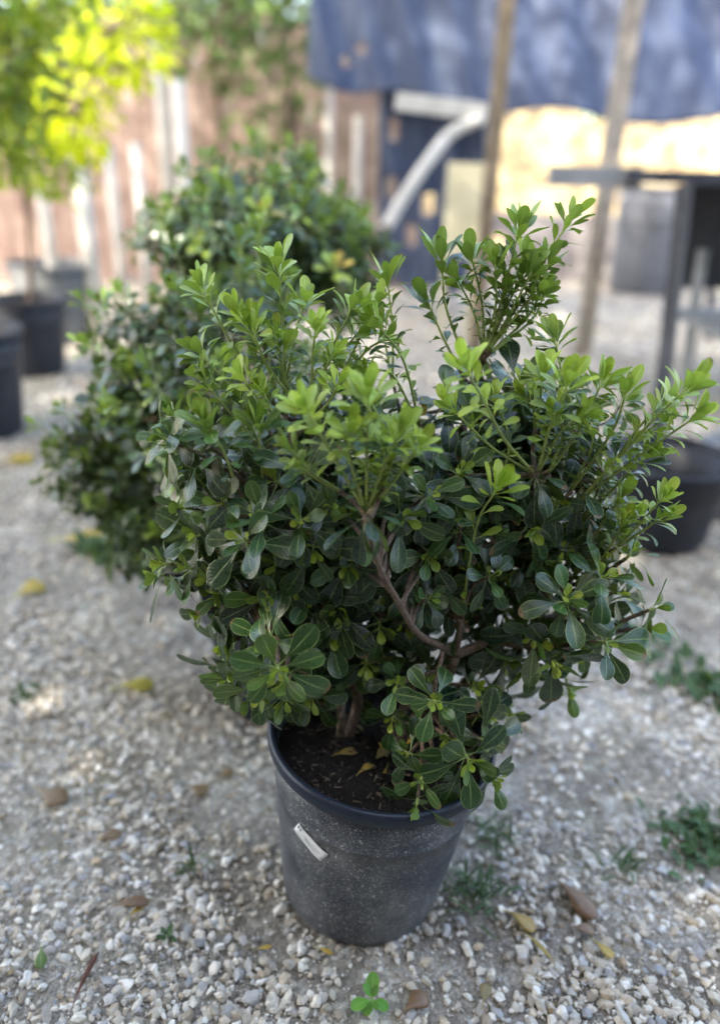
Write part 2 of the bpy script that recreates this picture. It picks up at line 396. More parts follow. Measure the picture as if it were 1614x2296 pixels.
def young_shoot(Lv, St, rg, pts, L, age=.75, nl=10, r0=.0024, tipn=7, low=False, dark=.25, open_=1.):
    """green stem with alternate leaves, small ones low, and an upright tuft at the tip"""
    c = catmull(pts, 8); St.tube(c, np.linspace(r0, r0 * .55, len(c)), 5 if low else 7)
    seg = np.linalg.norm(np.diff(c, axis=0), axis=1); cum = np.r_[0, np.cumsum(seg)]; tot = cum[-1]
    off = rg.random() * 6.28
    age = min(.95, age + .12)
    for i in range(nl):
        f = (i + .5) / nl; sdist = tot * (.12 + .84 * f)
        k = min(len(c) - 2, np.searchsorted(cum, sdist) - 1); k = max(k, 0)
        pt = c[k] + (c[k + 1] - c[k]) * ((sdist - cum[k]) / (seg[k] + 1e-9))
        x, y, a = frame(c[k + 1] - c[k]); phi = off + i * 2.399 + rg.normal(0, .2)
        th = R(rg.uniform(36, 70) * open_ * (1.1 - .3 * f)); rad = x * math.cos(phi) + y * math.sin(phi)
        d = a * math.cos(th) + rad * math.sin(th)
        small = .42 if f < .45 and rg.random() < .5 else 1
        ll = L * small * (.55 + .4 * f) * rg.uniform(.8, 1.12)
        ag = age * (.75 + .3 * f) + rg.normal(0, .10)
        if rg.random() < dark: ag = rg.uniform(.15, .4)
        Lv.add(pt, d, a * math.sin(th) - rad * math.cos(th) + rg.normal(0, .18, 3), ll, ll * rg.uniform(.29, .39), rg.uniform(.1, 1.2), np.clip(ag, 0, 1), 0, 0, rg.uniform(.2, .5), rg.uniform(0, .25))
    x, y, a = frame(c[-1] - c[-3])
    tipn += 2
    for i in range(tipn):
        f = i / tipn; phi = off + i * 2.399 + rg.normal(0, .2)
        th = R((6 + 54 * f * open_) + rg.normal(0, 8)); rad = x * math.cos(phi) + y * math.sin(phi)
        d = a * math.cos(th) + rad * math.sin(th); ll = L * (.5 + .55 * math.sin(1.2 + 1.6 * f)) * rg.uniform(.85, 1.1) * (.75 if i < 2 else 1)
        Lv.add(c[-1] - a * .010 * f, d, a * math.sin(th) - rad * math.cos(th), ll, ll * rg.uniform(.29, .39), rg.uniform(-.25, .75), np.clip(age + .16 - .15 * f + rg.normal(0, .08), 0, 1), 0, 0, rg.uniform(.15, .4), .05)

# ------------------------------------------------------------------ pot
def pot_parts(root, org, ctr, rt, rb, h, tilt=0., name='pot', k=72, rimh=.028, soil_drop=.045, mp=None, mr=None, rimout=.008, soil=True):
    Rm = rot_axis((0, 1, 0), tilt); Mx = (Rm, np.asarray(ctr, float))
    g = Geo(); t = .0035
    R_ = lambda f: rb + (rt - rb) * f
    prof = [(rb * .15, .002), (rb * .86, .002), (rb * .92, 0), (rb * .985, .004), (rb, .012), (R_(.3), h * .3), (R_(.60), h * .60), (R_(.70) , h * .70), (R_(.705) + .0012, h * .703), (R_(.715) + .0012, h * .712), (R_(.72), h * .716), (R_(.8), h * .8), (R_(.9), h - rimh - .002), (R_(.9) - t, h - rimh - .003), (R_(.5) - t, h * .5)]
    g.lathe(prof, k, Mx)
    body = g.obj(name, mp or M_pot, root, org)
    g = Geo(); ro = rt + rimout
    g.lathe([(rt * .955, h - rimh - .002), (ro - .005, h - rimh - .0015), (ro - .003, h - rimh - .001), (ro - .001, h - rimh + .002), (ro, h - rimh + .006), (ro + .0012, h - .006), (ro - .0008, h - .001), (ro - .004, h + .0008), (ro - .008, h), (ro - .0095, h - .003), (rt - .004, h - .012), (rt * .95, h - .08), (rt * .92, h - .09)], k, Mx)
    g.obj('rim', mr or M_rim, body, org)
    if soil:
        V = [np.array([0, 0, h - soil_drop])]; F = []; rings = 14; rg = np.random.default_rng(3)
        for i in range(1, rings + 1):
            for j in range(k):
                a = 2 * math.pi * j / k; rr = (rt - .006) * i / rings
                z = h - soil_drop + .006 * math.sin(a * 3 + i) * (i / rings) + rg.normal(0, .0025) * (i < rings)
                V.append(np.array([rr * math.cos(a), rr * math.sin(a), z]))
        F = [(0, 1 + j, 1 + (j + 1) % k) for j in range(k)]
        F += [(1 + (i - 1) * k + j, 1 + i * k + j, 1 + i * k + (j + 1) % k, 1 + (i - 1) * k + (j + 1) % k) for i in range(1, rings) for j in range(k)]
        V = np.array(V) @ Rm.T + Mx[1]
        mesh_obj('soil', V, F, M_soil, root, org)
    return body, Mx

# ================================================================== SETTING
def sheet(name, x0, x1, y0, y1, nx, ny, fz, m, kind='structure'):
    xs = np.linspace(x0, x1, nx); ys = np.linspace(y0, y1, ny)
    X, Y = np.meshgrid(xs, ys); Z = fz(X, Y)
    V = np.stack([X, Y, Z], -1).reshape(-1, 3)
    F = np.array([(j * nx + i, j * nx + i + 1, (j + 1) * nx + i + 1, (j + 1) * nx + i) for j in range(ny - 1) for i in range(nx - 1)])
    o = mesh_obj(name, V, F, m); tag(o, kind=kind); return o
gx = np.concatenate([[-200, -60, -20, -9], np.linspace(-5, 5, 161), [9, 20, 60, 200]])
gy = np.concatenate([[-60, -20, -6], np.linspace(-2, 10, 193), [14, 22, 60, 300]])
X, Y = np.meshgrid(gx, gy)
Z = .004 * np.sin(X * 5 + 1) * np.sin(Y * 4.2) + .003 * np.sin(X * 13 + Y * 9) - .003
V = np.stack([X, Y, Z], -1).reshape(-1, 3); nx_, ny_ = len(gx), len(gy)
F = np.array([(j * nx_ + i, j * nx_ + i + 1, (j + 1) * nx_ + i + 1, (j + 1) * nx_ + i) for j in range(ny_ - 1) for i in range(nx_ - 1)])
tag(mesh_obj('ground', V, F, M_ground), kind='structure')

# gravel stones
def icos():
    p = (1 + 5 ** .5) / 2
    v = np.array([(-1, p, 0), (1, p, 0), (-1, -p, 0), (1, -p, 0), (0, -1, p), (0, 1, p), (0, -1, -p), (0, 1, -p), (p, 0, -1), (p, 0, 1), (-p, 0, -1), (-p, 0, 1)], float)
    f = np.array([(0, 11, 5), (0, 5, 1), (0, 1, 7), (0, 7, 10), (0, 10, 11), (1, 5, 9), (5, 11, 4), (11, 10, 2), (10, 7, 6), (7, 1, 8), (3, 9, 4), (3, 4, 2), (3, 2, 6), (3, 6, 8), (3, 8, 9), (4, 9, 5), (2, 4, 11), (6, 2, 10), (8, 6, 7), (9, 8, 1)])
    return v / np.linalg.norm(v[0]), f
IV, IF = icos()
def stones(rg, xs, ys, sz, flat=(.45, .9)):
    n = len(xs); V = np.repeat(IV[None], n, 0)
    V = V * rg.uniform(.55, 1.3, (n, 12, 1))
    V = V * np.stack([rg.uniform(.7, 1.25, n), rg.uniform(.6, 1.0, n), rg.uniform(*flat, n)], -1)[:, None]
    a = rg.uniform(0, 6.283, n); b = rg.normal(0, .35, n)
    ca, sa, cb, sb = np.cos(a), np.sin(a), np.cos(b), np.sin(b)
    x = V[..., 0] * cb[:, None] - V[..., 2] * sb[:, None]; z = V[..., 0] * sb[:, None] + V[..., 2] * cb[:, None]
    y = V[..., 1]
    V = np.stack([x * ca[:, None] - y * sa[:, None], x * sa[:, None] + y * ca[:, None], z], -1) * sz[:, None, None]
    V += np.stack([xs, ys, sz * rg.uniform(-.25, .35, n)], -1)[:, None]
    F = (IF[None] + (np.arange(n) * 12)[:, None, None]).reshape(-1, 3)
    return V, F
rg = np.random.default_rng(7)
def scatter(n, y0, y1, s0, s1, pw=2.5):
    ys = y0 + (y1 - y0) * rg.random(n) ** 1.15
    xs = rg.uniform(-1, 1, n) * (.30 + .62 * ys)
    sz = s0 + (s1 - s0) * rg.random(n) ** pw
    # patches where gravel is thin (compacted dust)
    f = np.sin(xs * 3.1 + 1.2) * np.sin(ys * 3.7 + .4) + .6 * np.sin(xs * 7.7 + ys * 5.1)
    keep = ((f > -.25) | (rg.random(n) < .30)) & ((np.sin(xs * 17 + ys * 5) * np.sin(ys * 19 - xs * 7) > -.35) | (rg.random(n) < .6))
    keep &= np.hypot(xs - .02, ys - 1.0) > .13
    return xs[keep], ys[keep], sz[keep]
a = [scatter(60000, .36, 1.5, .0014, .0130, 5.0), scatter(40000, 1.3, 3.4, .0035, .0135, 2.8), scatter(16000, 3.0, 7.5, .009, .022, 2)]
xs, ys, sz = [np.concatenate([q[i] for q in a]) for i in range(3)]
V, F = stones(rg, xs, ys, sz)
o = mesh_obj('gravel', V.reshape(-1, 3), F, M_stone, smooth=False, attrs={'rnd': ('FLOAT', np.repeat(rg.random(len(xs)), 12))})
tag(o, 'pale limestone gravel spread over the whole yard', 'gravel', kind='stuff')

# bigger loose stones, each a thing: subdivided and faceted
def stone_mesh(seed, name='stone'):
    g2 = np.random.default_rng(seed); import bmesh
    bm = bmesh.new(); bmesh.ops.create_icosphere(bm, subdivisions=2, radius=1)
    cuts = nz(g2.normal(0, 1, (9, 3))); dd = g2.uniform(.55, .85, 9)
    for v in bm.verts:
        p = np.array(v.co)
        for c_, d_ in zip(cuts, dd):
            e = p @ c_ - d_
            if e > 0: p = p - c_ * e
        p += g2.normal(0, .018, 3)
        v.co = Vector(p * np.array([1.15, .9, .68]))
    me = bpy.data.meshes.new(name); bm.to_mesh(me); bm.free(); me.materials.append(M_stone)
    a_ = me.attributes.new('rnd', 'FLOAT', 'POINT'); a_.data.foreach_set('value', np.zeros(len(me.vertices), np.float32))
    return me
SM = [stone_mesh(s) for s in range(14)]
big = [  # px, py, size in px, label
    (560, 2238, 44, 'largest grey-white angular stone near the bottom edge, left of the seedling'),
    (612, 2230, 24, 'bluish grey stone touching the largest stone at the bottom edge'),
    (627, 2042, 36, 'cream stone lying just left of the pot base'),
    (546, 1886, 30, 'rounded pale stone left of the pot, level with the sticker'),
    (598, 1905, 26, 'greenish pale stone between the pot side and the rounded pale stone'),
    (960, 2092, 27, 'oblong cream stone lying just right of the pot base'),
    (1000, 2090, 36, 'large mossy grey stone lying right of the pot base'),
    (1000, 2215, 26, 'bluish white stone right of the seedling'),
    (920, 2212, 27, 'peach coloured stone beside the seedling'),
    (1153, 2262, 27, 'white flat stone at the bottom edge under the mossy spot'),
    (1158, 2232, 24, 'pale grey stone directly above the white flat stone'),
    (1322, 2060, 27, 'cream stone pair end below the brown curled leaf'),
    (1340, 1985, 30, 'pale rounded stone right of the brown curled leaf'),
    (1233, 2072, 26, 'square beige stone below the yellow curled leaf'),
    (340, 2240, 18, 'small cream stone under the brown pod'),
    (65, 2190, 30, 'grey stone at the lower left edge'),
    (50, 2238, 26, 'pale triangular stone below the grey stone at the lower left edge'),
    (180, 2080, 24, 'cream stone left of the dead brown leaf scrap'),
    (272, 2100, 26, 'pinkish white stone above the brown pod'),
    (432, 1868, 20, 'bluish stone on the left gravel'),
    (675, 2120, 24, 'small white stone below the left side of the pot'),
    (735, 2185, 22, 'pale block stone below the pot'),
    (758, 2205, 20, 'small pale block stone left of the seedling'),
    (228, 1620, 30, 'blurred light blue stone on the left gravel'),
    (1085, 2255, 16, 'small cream stone near the bottom edge'),
    (1380, 2230, 22, 'white stone in the lower right gravel'),
    (1510, 2090, 30, 'pale grey stone at the right gravel beside the moss'),
    (1555, 2270, 26, 'white oval stone in the lower right corner'),
    (1240, 2180, 22, 'bluish stone in the gravel below the square beige stone'),
    (510, 2222, 18, 'little rusty white stone left of the largest stone'),
]
rg = np.random.default_rng(11)
def put_stone(p, s, label, group=None, hue=None):
    o = bpy.data.objects.new('stone', SM[rg.integers(len(SM))]); C.objects.link(o)
    o.location = (p[0], p[1], s * rg.uniform(.12, .34)); o.scale = (s, s * rg.uniform(.8, 1.1), s * rg.uniform(.8, 1.15))
    o.rotation_euler = (rg.normal(0, .25), rg.normal(0, .25), rg.uniform(0, 6.28))
    tag(o, label, 'stone', group)
for px, py, s, lab in big:
    p = G(px, py); put_stone(p, s * zdepth(p) / FPX * .5, lab, 'larger loose stones on the gravel')
for i in range(255):
    for _ in range(40):
        px, py = rg.uniform(-10, 1624), 1500 + 800 * rg.random() ** .6
        p = G(px, py)
        if np.hypot(p[0] - .02, p[1] - .99) > .17: break
    put_stone(p, rg.uniform(7, 15) * zdepth(p) / FPX * .62 * (1 + .5 * (rg.random() < .12)), 'small pale angular stone lying loose among the gravel', 'small loose stones on the gravel')

# ================================================================== MAIN SHRUB
rg = np.random.default_rng(5)
rim_c = P(857, 1643, .968); H_POT = .332
tilt = R(5.0)
base_c = rim_c - rot_axis((0, 1, 0), tilt) @ np.array([0, 0, H_POT]); base_c[2] = max(base_c[2], .002) * 0 + .006
root = empty('potted_shrub', (base_c[0], base_c[1], 0)); org = root.location[:]
tag(root, 'in-focus bushy glossy-leaved shrub in a dusty black pot with a white sticker', 'shrub')
RT = 254 * zdepth(rim_c) / FPX - .008
pot, PM = pot_parts(root, org, base_c, RT, RT * .79, H_POT, tilt, k=96, rimh=.024)
print('POT', base_c, RT, rim_c, zdepth(rim_c))
def pot_pt(ang, z, off=0.):
    rb, rt = RT * .79, RT
    r_ = rb + (rt - rb) * z / H_POT + off
    return PM[0] @ np.array([r_ * math.cos(ang), r_ * math.sin(ang), z]) + PM[1]
def px_of(p):
    q = np.asarray(p) - np.array([0, 0, H]); z = q @ cf
    return 807 + FPX * (q @ cr) / z, 1148 - FPX * (q @ cu) / z
def pot_at(px, py):
    best = None
    for a in np.linspace(-math.pi * .95, -.05 * math.pi, 90):
        for z in np.linspace(.05, .31, 80):
            x, y = px_of(pot_pt(a, z)); e = (x - px) ** 2 + (y - py) ** 2
            if best is None or e < best[0]: best = (e, a, z)
    return best[1], best[2]
a0, z0 = pot_at(668, 1853); a1, z1 = pot_at(728, 1920)
# sticker: curved strip between the two ends
def strip(name, m, u0, u1, v0, v1, off, par):
    # u along 0..1, v across in px-ish metres
    dirv = np.array([(a1 - a0) * RT * .88, z1 - z0]); ln = np.linalg.norm(dirv); t_ = dirv / ln; nn = np.array([-t_[1], t_[0]])
    V = []; nu_, nv_ = 12, 3
    for o_ in (off, off - .0006):
        for i in range(nu_):
            for j in range(nv_):
                uu = (u0 + (u1 - u0) * i / (nu_ - 1)) * ln; vv = v0 + (v1 - v0) * j / (nv_ - 1)
                q = t_ * uu + nn * vv
                V.append(pot_pt(a0 + q[0] / (RT * .88), z0 + q[1], o_ + .0006 * math.sin(i * .9)))
    n_ = nu_ * nv_
    F = [(i * nv_ + j, (i + 1) * nv_ + j, (i + 1) * nv_ + j + 1, i * nv_ + j + 1) for i in range(nu_ - 1) for j in range(nv_ - 1)]
    F += [tuple(n_ + k for k in f[::-1]) for f in F]
    bd = [i * nv_ for i in range(nu_)] + [(nu_ - 1) * nv_ + j for j in range(1, nv_)] + [i * nv_ + nv_ - 1 for i in range(nu_ - 2, -1, -1)] + [j for j in range(nv_ - 2, 0, -1)]
    F += [(bd[i], n_ + bd[i], n_ + bd[(i + 1) % len(bd)], bd[(i + 1) % len(bd)]) for i in range(len(bd))]
    return mesh_obj(name, V, F, m, par, org)
sk = strip('sticker', M_tag, -.04, 1.06, -.0130, .0130, .0022, pot)
tag(sk, 'torn white paper sticker stuck slantwise on the pot')
strip('faded_mark', M_ink, .0, .15, .003, .009, .0027, sk)
strip('faded_line', M_tagline, .25, .92, .001, .0022, .0027, sk); strip('faded_line', M_tagline, .3, .8, -.005, -.0042, .0027, sk)

g = Geo(); k3 = np.random.default_rng(19)
xs_, ys_, sz_ = [], [], []
for i in range(260):
    a_ = k3.uniform(0, 6.28); rr_ = RT * .79 + k3.uniform(-.001, .012); xs_.append(base_c[0] + rr_ * math.cos(a_)); ys_.append(base_c[1] + rr_ * math.sin(a_)); sz_.append(k3.uniform(.0018, .0062))
V_, F_ = stones(k3, np.array(xs_), np.array(ys_), np.array(sz_))
tag(mesh_obj('gravel', V_.reshape(-1, 3), F_, M_stone, smooth=False, attrs={'rnd': ('FLOAT', np.repeat(k3.random(260), 12))}), 'small gravel chips pushed against the foot of the main pot', 'gravel', kind='stuff')
# bark fibres on the soil (loose debris pressed in the soil)
g = Geo(); k3 = np.random.default_rng(9)
for i in range(420):
    a_ = k3.uniform(0, 6.28); r_ = RT * .93 * k3.random() ** .5
    z_ = H_POT - .045 + .004
    c0 = PM[0] @ np.array([r_ * math.cos(a_), r_ * math.sin(a_), z_]) + PM[1]
    d_ = nz(np.array([*k3.normal(0, 1, 2), k3.normal(0, .25)])) * k3.uniform(.003, .014)
    g.tube([c0 - d_ / 2, c0 + d_ / 2 + np.array([0, 0, .001])], k3.uniform(.0004, .0014), 4)
tag(g.obj('bark_mulch', M_chip, root, org, smooth=False), kind='stuff')

Lm = Leaves(21)      # mature
Ly = Leaves(22)      # young
Stw = Geo(); Sty = Geo()
soilz = base_c + PM[0] @ np.array([0, 0, H_POT - .05])
s0 = soilz + np.array([.02, .01, 0]); s1 = soilz + np.array([-.05, .03, 0]); s2 = soilz + np.array([.06, .04, 0])
Fk = P(1020, 1468, .965)
branches = [
    ([s0, P(985, 1545, .985), Fk], .0105, .0095),
    ([Fk, P(985, 1448, .94), P(935, 1418, .90), P(890, 1345, .87), P(850, 1270, .845), P(822, 1160, .83)], .0058, .0034),
    ([Fk, P(1090, 1438, 1.0), P(1165, 1390, 1.02), P(1200, 1260, 1.02), P(1200, 1065, .97)], .008, .0045),
    ([Fk, P(1034, 1392, .95)], .006, .005),
    ([s1, P(800, 1550, 1.0), P(705, 1452, .95), P(600, 1430, .90)], .009, .004),
    ([P(800, 1550, 1.0), P(730, 1380, 1.03), P(660, 1210, 1.0), P(595, 1110, .98)], .007, .004),
    ([s0, P(960, 1400, 1.10), P(985, 1150, 1.14), P(1040, 950, 1.15), P(1085, 790, 1.16)], .008, .0045),
    ([P(1090, 1438, 1.0), P(1230, 1450, .99), P(1345, 1430, .97)], .006, .0035),
    ([s1, P(840, 1350, 1.12), P(760, 1100, 1.15), P(690, 880, 1.14)], .007, .004),
    ([s2, P(1170, 1385, 1.08), P(1290, 1240, 1.1), P(1360, 1080, 1.06)], .007, .004),
    ([s2, P(1060, 1350, 1.2), P(1130, 1150, 1.25), P(1250, 950, 1.22)], .007, .004),
    ([s1, P(700, 1350, 1.2), P(600, 1150, 1.2), P(560, 950, 1.16)], .006, .004),
]
nodes = []
for pts, ra, rb_ in branches:
    c = catmull(pts, 8); rr = np.linspace(ra, rb_, len(c)) * (1 + .07 * np.sin(np.arange(len(c)) * 2.3))
    Stw.tube(c, rr, 9); nodes += [p for p in c[4:]]
nodes = np.array(nodes)
def join(p, d, r_=.0028):
    """woody twig from the nearest lower branch node to p arriving along d"""
    q = nodes[np.argmin(((nodes - p) ** 2).sum(1) + 4 * np.maximum(0, nodes[:, 2] - p[2] + .02) ** 2)]
    L_ = np.linalg.norm(q - p); m_ = p - nz(d) * L_ * .4
    Stw.tube(catmull([q, m_ * .8 + q * .2, p], 6), np.linspace(r_ * 1.25, r_, 13), 6)
    return q
def bud_scales(p, n=7):
    for i in range(n):
        d = nz(rg.normal(0, 1, 3) + np.array([0, -.3, .2])); Lm.add(p + d * .002, d, rg.normal(0, 1, 3), rg.uniform(.010, .018), .006, 1.2, .1, 0, 1.0, .3, .2)

def cY(y, Yd): return Yd if y > 1480 else .98 + (Yd - .98) * .72
def Rz(x, y, Yd, ax, ay, tow, n, Lp, age=.08, **kw):
    Yd = cY(y, Yd)
    c = P(x, y, Yd); a = nz(cr * ax - cu * ay - cf * tow)
    Lw = Lp * 1.22 * zdepth(c) / FPX
    rosette(Lm, rg, c, a, n, Lw, age, **kw); join(c - a * Lw * .1, a)
    Stw.tube([c - a * Lw * .16, c + a * .003], .0022, 6, 1)
def Ys(pts, Lp, age=.75, nl=10, tipn=7, ring=0, ringL=None, tw=True, **kw):
    """pts: (x, y, Y) from base to tip"""
    w_ = [P(x, y, cY(y, Y_)) for x, y, Y_ in pts]; z = zdepth(w_[-1])
    def one(w_, Lp, nl, tipn):
        St = Geo(); Lv = Leaves(rg.integers(1 << 30))
        young_shoot(Lv, St, rg, w_, 1.1 * Lp * z / FPX, age, int(nl * 1.75), tipn=tipn, **kw)
        o = St.obj('shoot', M_green_stem, root, org); Lv.build('leaves', M_leaf, o, org, kshape=1.4)
    one(w_, Lp, nl, tipn + 1)
    L_ = np.linalg.norm(w_[-1] - w_[0])
    if len(pts) > 2 and nl > 8:
        off = (cr * rg.choice([-1, 1]) * rg.uniform(.12, .26) + cf * rg.uniform(-.05, .25)) * L_
        one([w_[0] + off * .05, w_[0] + (w_[1] - w_[0]) * .8 + off * .5, w_[0] + (w_[-1] - w_[0]) * rg.uniform(.6, .85) + off], Lp * .9, max(6, nl - 3), tipn)
    if tw: join(w_[0], w_[1] - w_[0])
    if ring:
        rosette(Lm, rg, w_[0], nz(w_[1] - w_[0]), ring, (ringL or Lp * 1.15) * z / FPX, .04, th0=75, th1=125, bud=False, grav=.8, bend=(.4, 1.3))
        bud_scales(w_[0], 5)

# ---- young shoots (upper half)
YS = [
    # left upper group
    ([(640, 850, 1.10), (634, 720, 1.10), (625, 605, 1.09)], 78, .62, 14, 8),
    ([(610, 900, 1.06), (520, 770, 1.06), (458, 655, 1.05)], 68, .62, 15, 8),
    ([(640, 930, 1.05), (590, 800, 1.04), (540, 712, 1.03)], 62, .68, 13, 8),
    ([(660, 900, 1.04), (600, 820, 1.03), (568, 745, 1.02)], 66, .72, 11, 6),
    ([(700, 930, 1.03), (700, 830, 1.02), (706, 745, 1.01)], 56, .72, 12, 8),
    ([(700, 900, 1.07), (745, 780, 1.08), (785, 700, 1.08)], 66, .58, 14, 8),
    ([(750, 880, 1.10), (800, 770, 1.12), (838, 690, 1.13)], 60, .58, 13, 8),
    ([(940, 950, 1.10), (905, 810, 1.10), (852, 735, 1.09)], 66, .75, 13, 7),
    ([(880, 860, 1.22), (880, 740, 1.24), (870, 640, 1.26)], 74, .48, 9, 6),
    ([(600, 960, 1.04), (520, 870, 1.05), (455, 800, 1.06)], 66, .42, 12, 7),
    ([(640, 990, .98), (590, 910, .97), (548, 850, .96)], 60, .78, 11, 8),
    ([(590, 1010, 1.02), (520, 930, 1.02), (470, 870, 1.02)], 60, .5, 10, 7),
    ([(680, 960, .97), (735, 905, .96), (755, 870, .95)], 60, .75, 8, 7),
    ([(860, 960, 1.05), (800, 880, 1.06), (770, 820, 1.07)], 58, .55, 9, 7),
    # centre front group out of the knot at 820,1150
    ([(822, 1140, .83), (822, 1040, .82), (825, 900, .81)], 86, .82, 16, 9),
    ([(815, 1140, .83), (740, 1010, .82), (690, 925, .80)], 78, .80, 15, 9),
    ([(830, 1140, .83), (890, 1070, .83), (935, 1005, .82)], 60, .80, 14, 8),
    ([(760, 1100, .85), (700, 1060, .84), (655, 1010, .83)], 54, .5, 9, 6),
    ([(860, 1090, .84), (880, 1030, .85), (890, 985, .86)], 62, .65, 9, 7),
    # left
    ([(530, 1090, .93), (505, 1020, .92), (472, 965, .90)], 92, .30, 7, 11),
    ([(590, 1090, .95), (585, 1020, .95), (580, 965, .94)], 76, .34, 8, 10),
    ([(480, 1120, 1.0), (430, 1050, .99), (400, 1000, .98)], 74, .25, 8, 8),
    # right
    ([(1195, 1060, .97), (1130, 985, .94), (1085, 900, .91), (1048, 835, .89)], 74, .80, 15, 9),
    ([(1205, 1055, .97), (1235, 950, .95), (1268, 870, .93)], 78, .80, 17, 9),
    ([(1230, 1060, .99), (1300, 960, .98), (1345, 865, .98)], 72, .66, 15, 9),
    ([(1300, 1120, 1.0), (1400, 1010, .97), (1475, 930, .95), (1530, 880, .94)], 78, .80, 20, 10),
    ([(1280, 1100, 1.0), (1370, 970, 1.0), (1400, 890, 1.0)], 66, .70, 15, 8),
    ([(1290, 930, 1.10), (1262, 850, 1.10), (1245, 770, 1.10)], 72, .52, 8, 9),
    ([(1200, 960, 1.04), (1210, 900, 1.03), (1215, 850, 1.02)], 66, .6, 10, 8),
    ([(1130, 1060, 1.0), (1140, 980, 1.0), (1110, 900, 1.0)], 62, .5, 8, 6),
    ([(1300, 1180, 1.02), (1370, 1100, 1.0), (1440, 1030, .99)], 66, .6, 14, 7),
    ([(1360, 1060, 1.05), (1430, 960, 1.05), (1480, 910, 1.05)], 62, .6, 10, 7),
    # top right group out of the knot at 1085,790
    ([(1090, 790, 1.16), (1130, 650, 1.18), (1160, 525, 1.19)], 74, .55, 17, 9),
    ([(1085, 785, 1.16), (1080, 680, 1.18), (1060, 590, 1.2)], 68, .45, 14, 8),
    ([(1095, 785, 1.16), (1170, 670, 1.2), (1235, 560, 1.23), (1275, 500, 1.25)], 62, .55, 18, 8),
    ([(1100, 790, 1.16), (1190, 700, 1.2), (1225, 600, 1.22)], 62, .5, 16, 7),
    ([(1080, 790, 1.16), (1110, 690, 1.17), (1110, 600, 1.17)], 62, .5, 15, 8),
    ([(1095, 785, 1.16), (1150, 690, 1.17), (1190, 610, 1.18)], 60, .55, 15, 8),
    ([(1040, 800, 1.17), (1000, 690, 1.18), (990, 590, 1.19)], 84, .36, 6, 7),
    ([(1030, 830, 1.17), (990, 750, 1.18), (965, 690, 1.19)], 76, .25, 6, 6),
    # single bright shoot low centre
    ([(1034, 1395, .95), (1050, 1270, .93), (1072, 1165, .91), (1108, 1105, .89)], 82, .78, 8, 10),
    # right side, thin
    ([(1280, 1300, 1.02), (1340, 1190, 1.0), (1385, 1125, .99)], 60, .68, 10, 7),
    ([(1320, 1290, 1.0), (1400, 1210, .98), (1455, 1150, .97), (1480, 1122, .96)], 54, .72, 11, 8),
    ([(1380, 1230, .99), (1440, 1190, .98), (1475, 1165, .97)], 60, .6, 5, 5),
]
for t_ in YS:
    pts, Lp, age, nl, tipn = t_
    Ys(pts, Lp, age, nl, tipn)
# knots: old leaves hanging below the young shoots
for (x, y, Yd, n, Lp) in [(822, 1150, .835, 10, 122), (1200, 1062, .97, 13, 118), (1085, 795, 1.16, 10, 105), (1034, 1400, .955, 2, 80), (705, 860, 1.08, 8, 95),
                          (1300, 1090, 1.0, 9, 108), (930, 960, 1.05, 8, 96), (600, 1010, .99, 8, 95), (1130, 1070, 1.02, 8, 105), (1290, 960, 1.04, 8, 98)]:
    c = P(x, y, Yd); a = nz(cu + .25 * -cf + rg.normal(0, .12, 3)); Lw = Lp * zdepth(c) / FPX
    rosette(Lm, rg, c, a, n, Lw, .02, th0=62, th1=112, bud=False, grav=.9, bend=(.3, 1.3), wr=.36)
    bud_scales(c, 9)

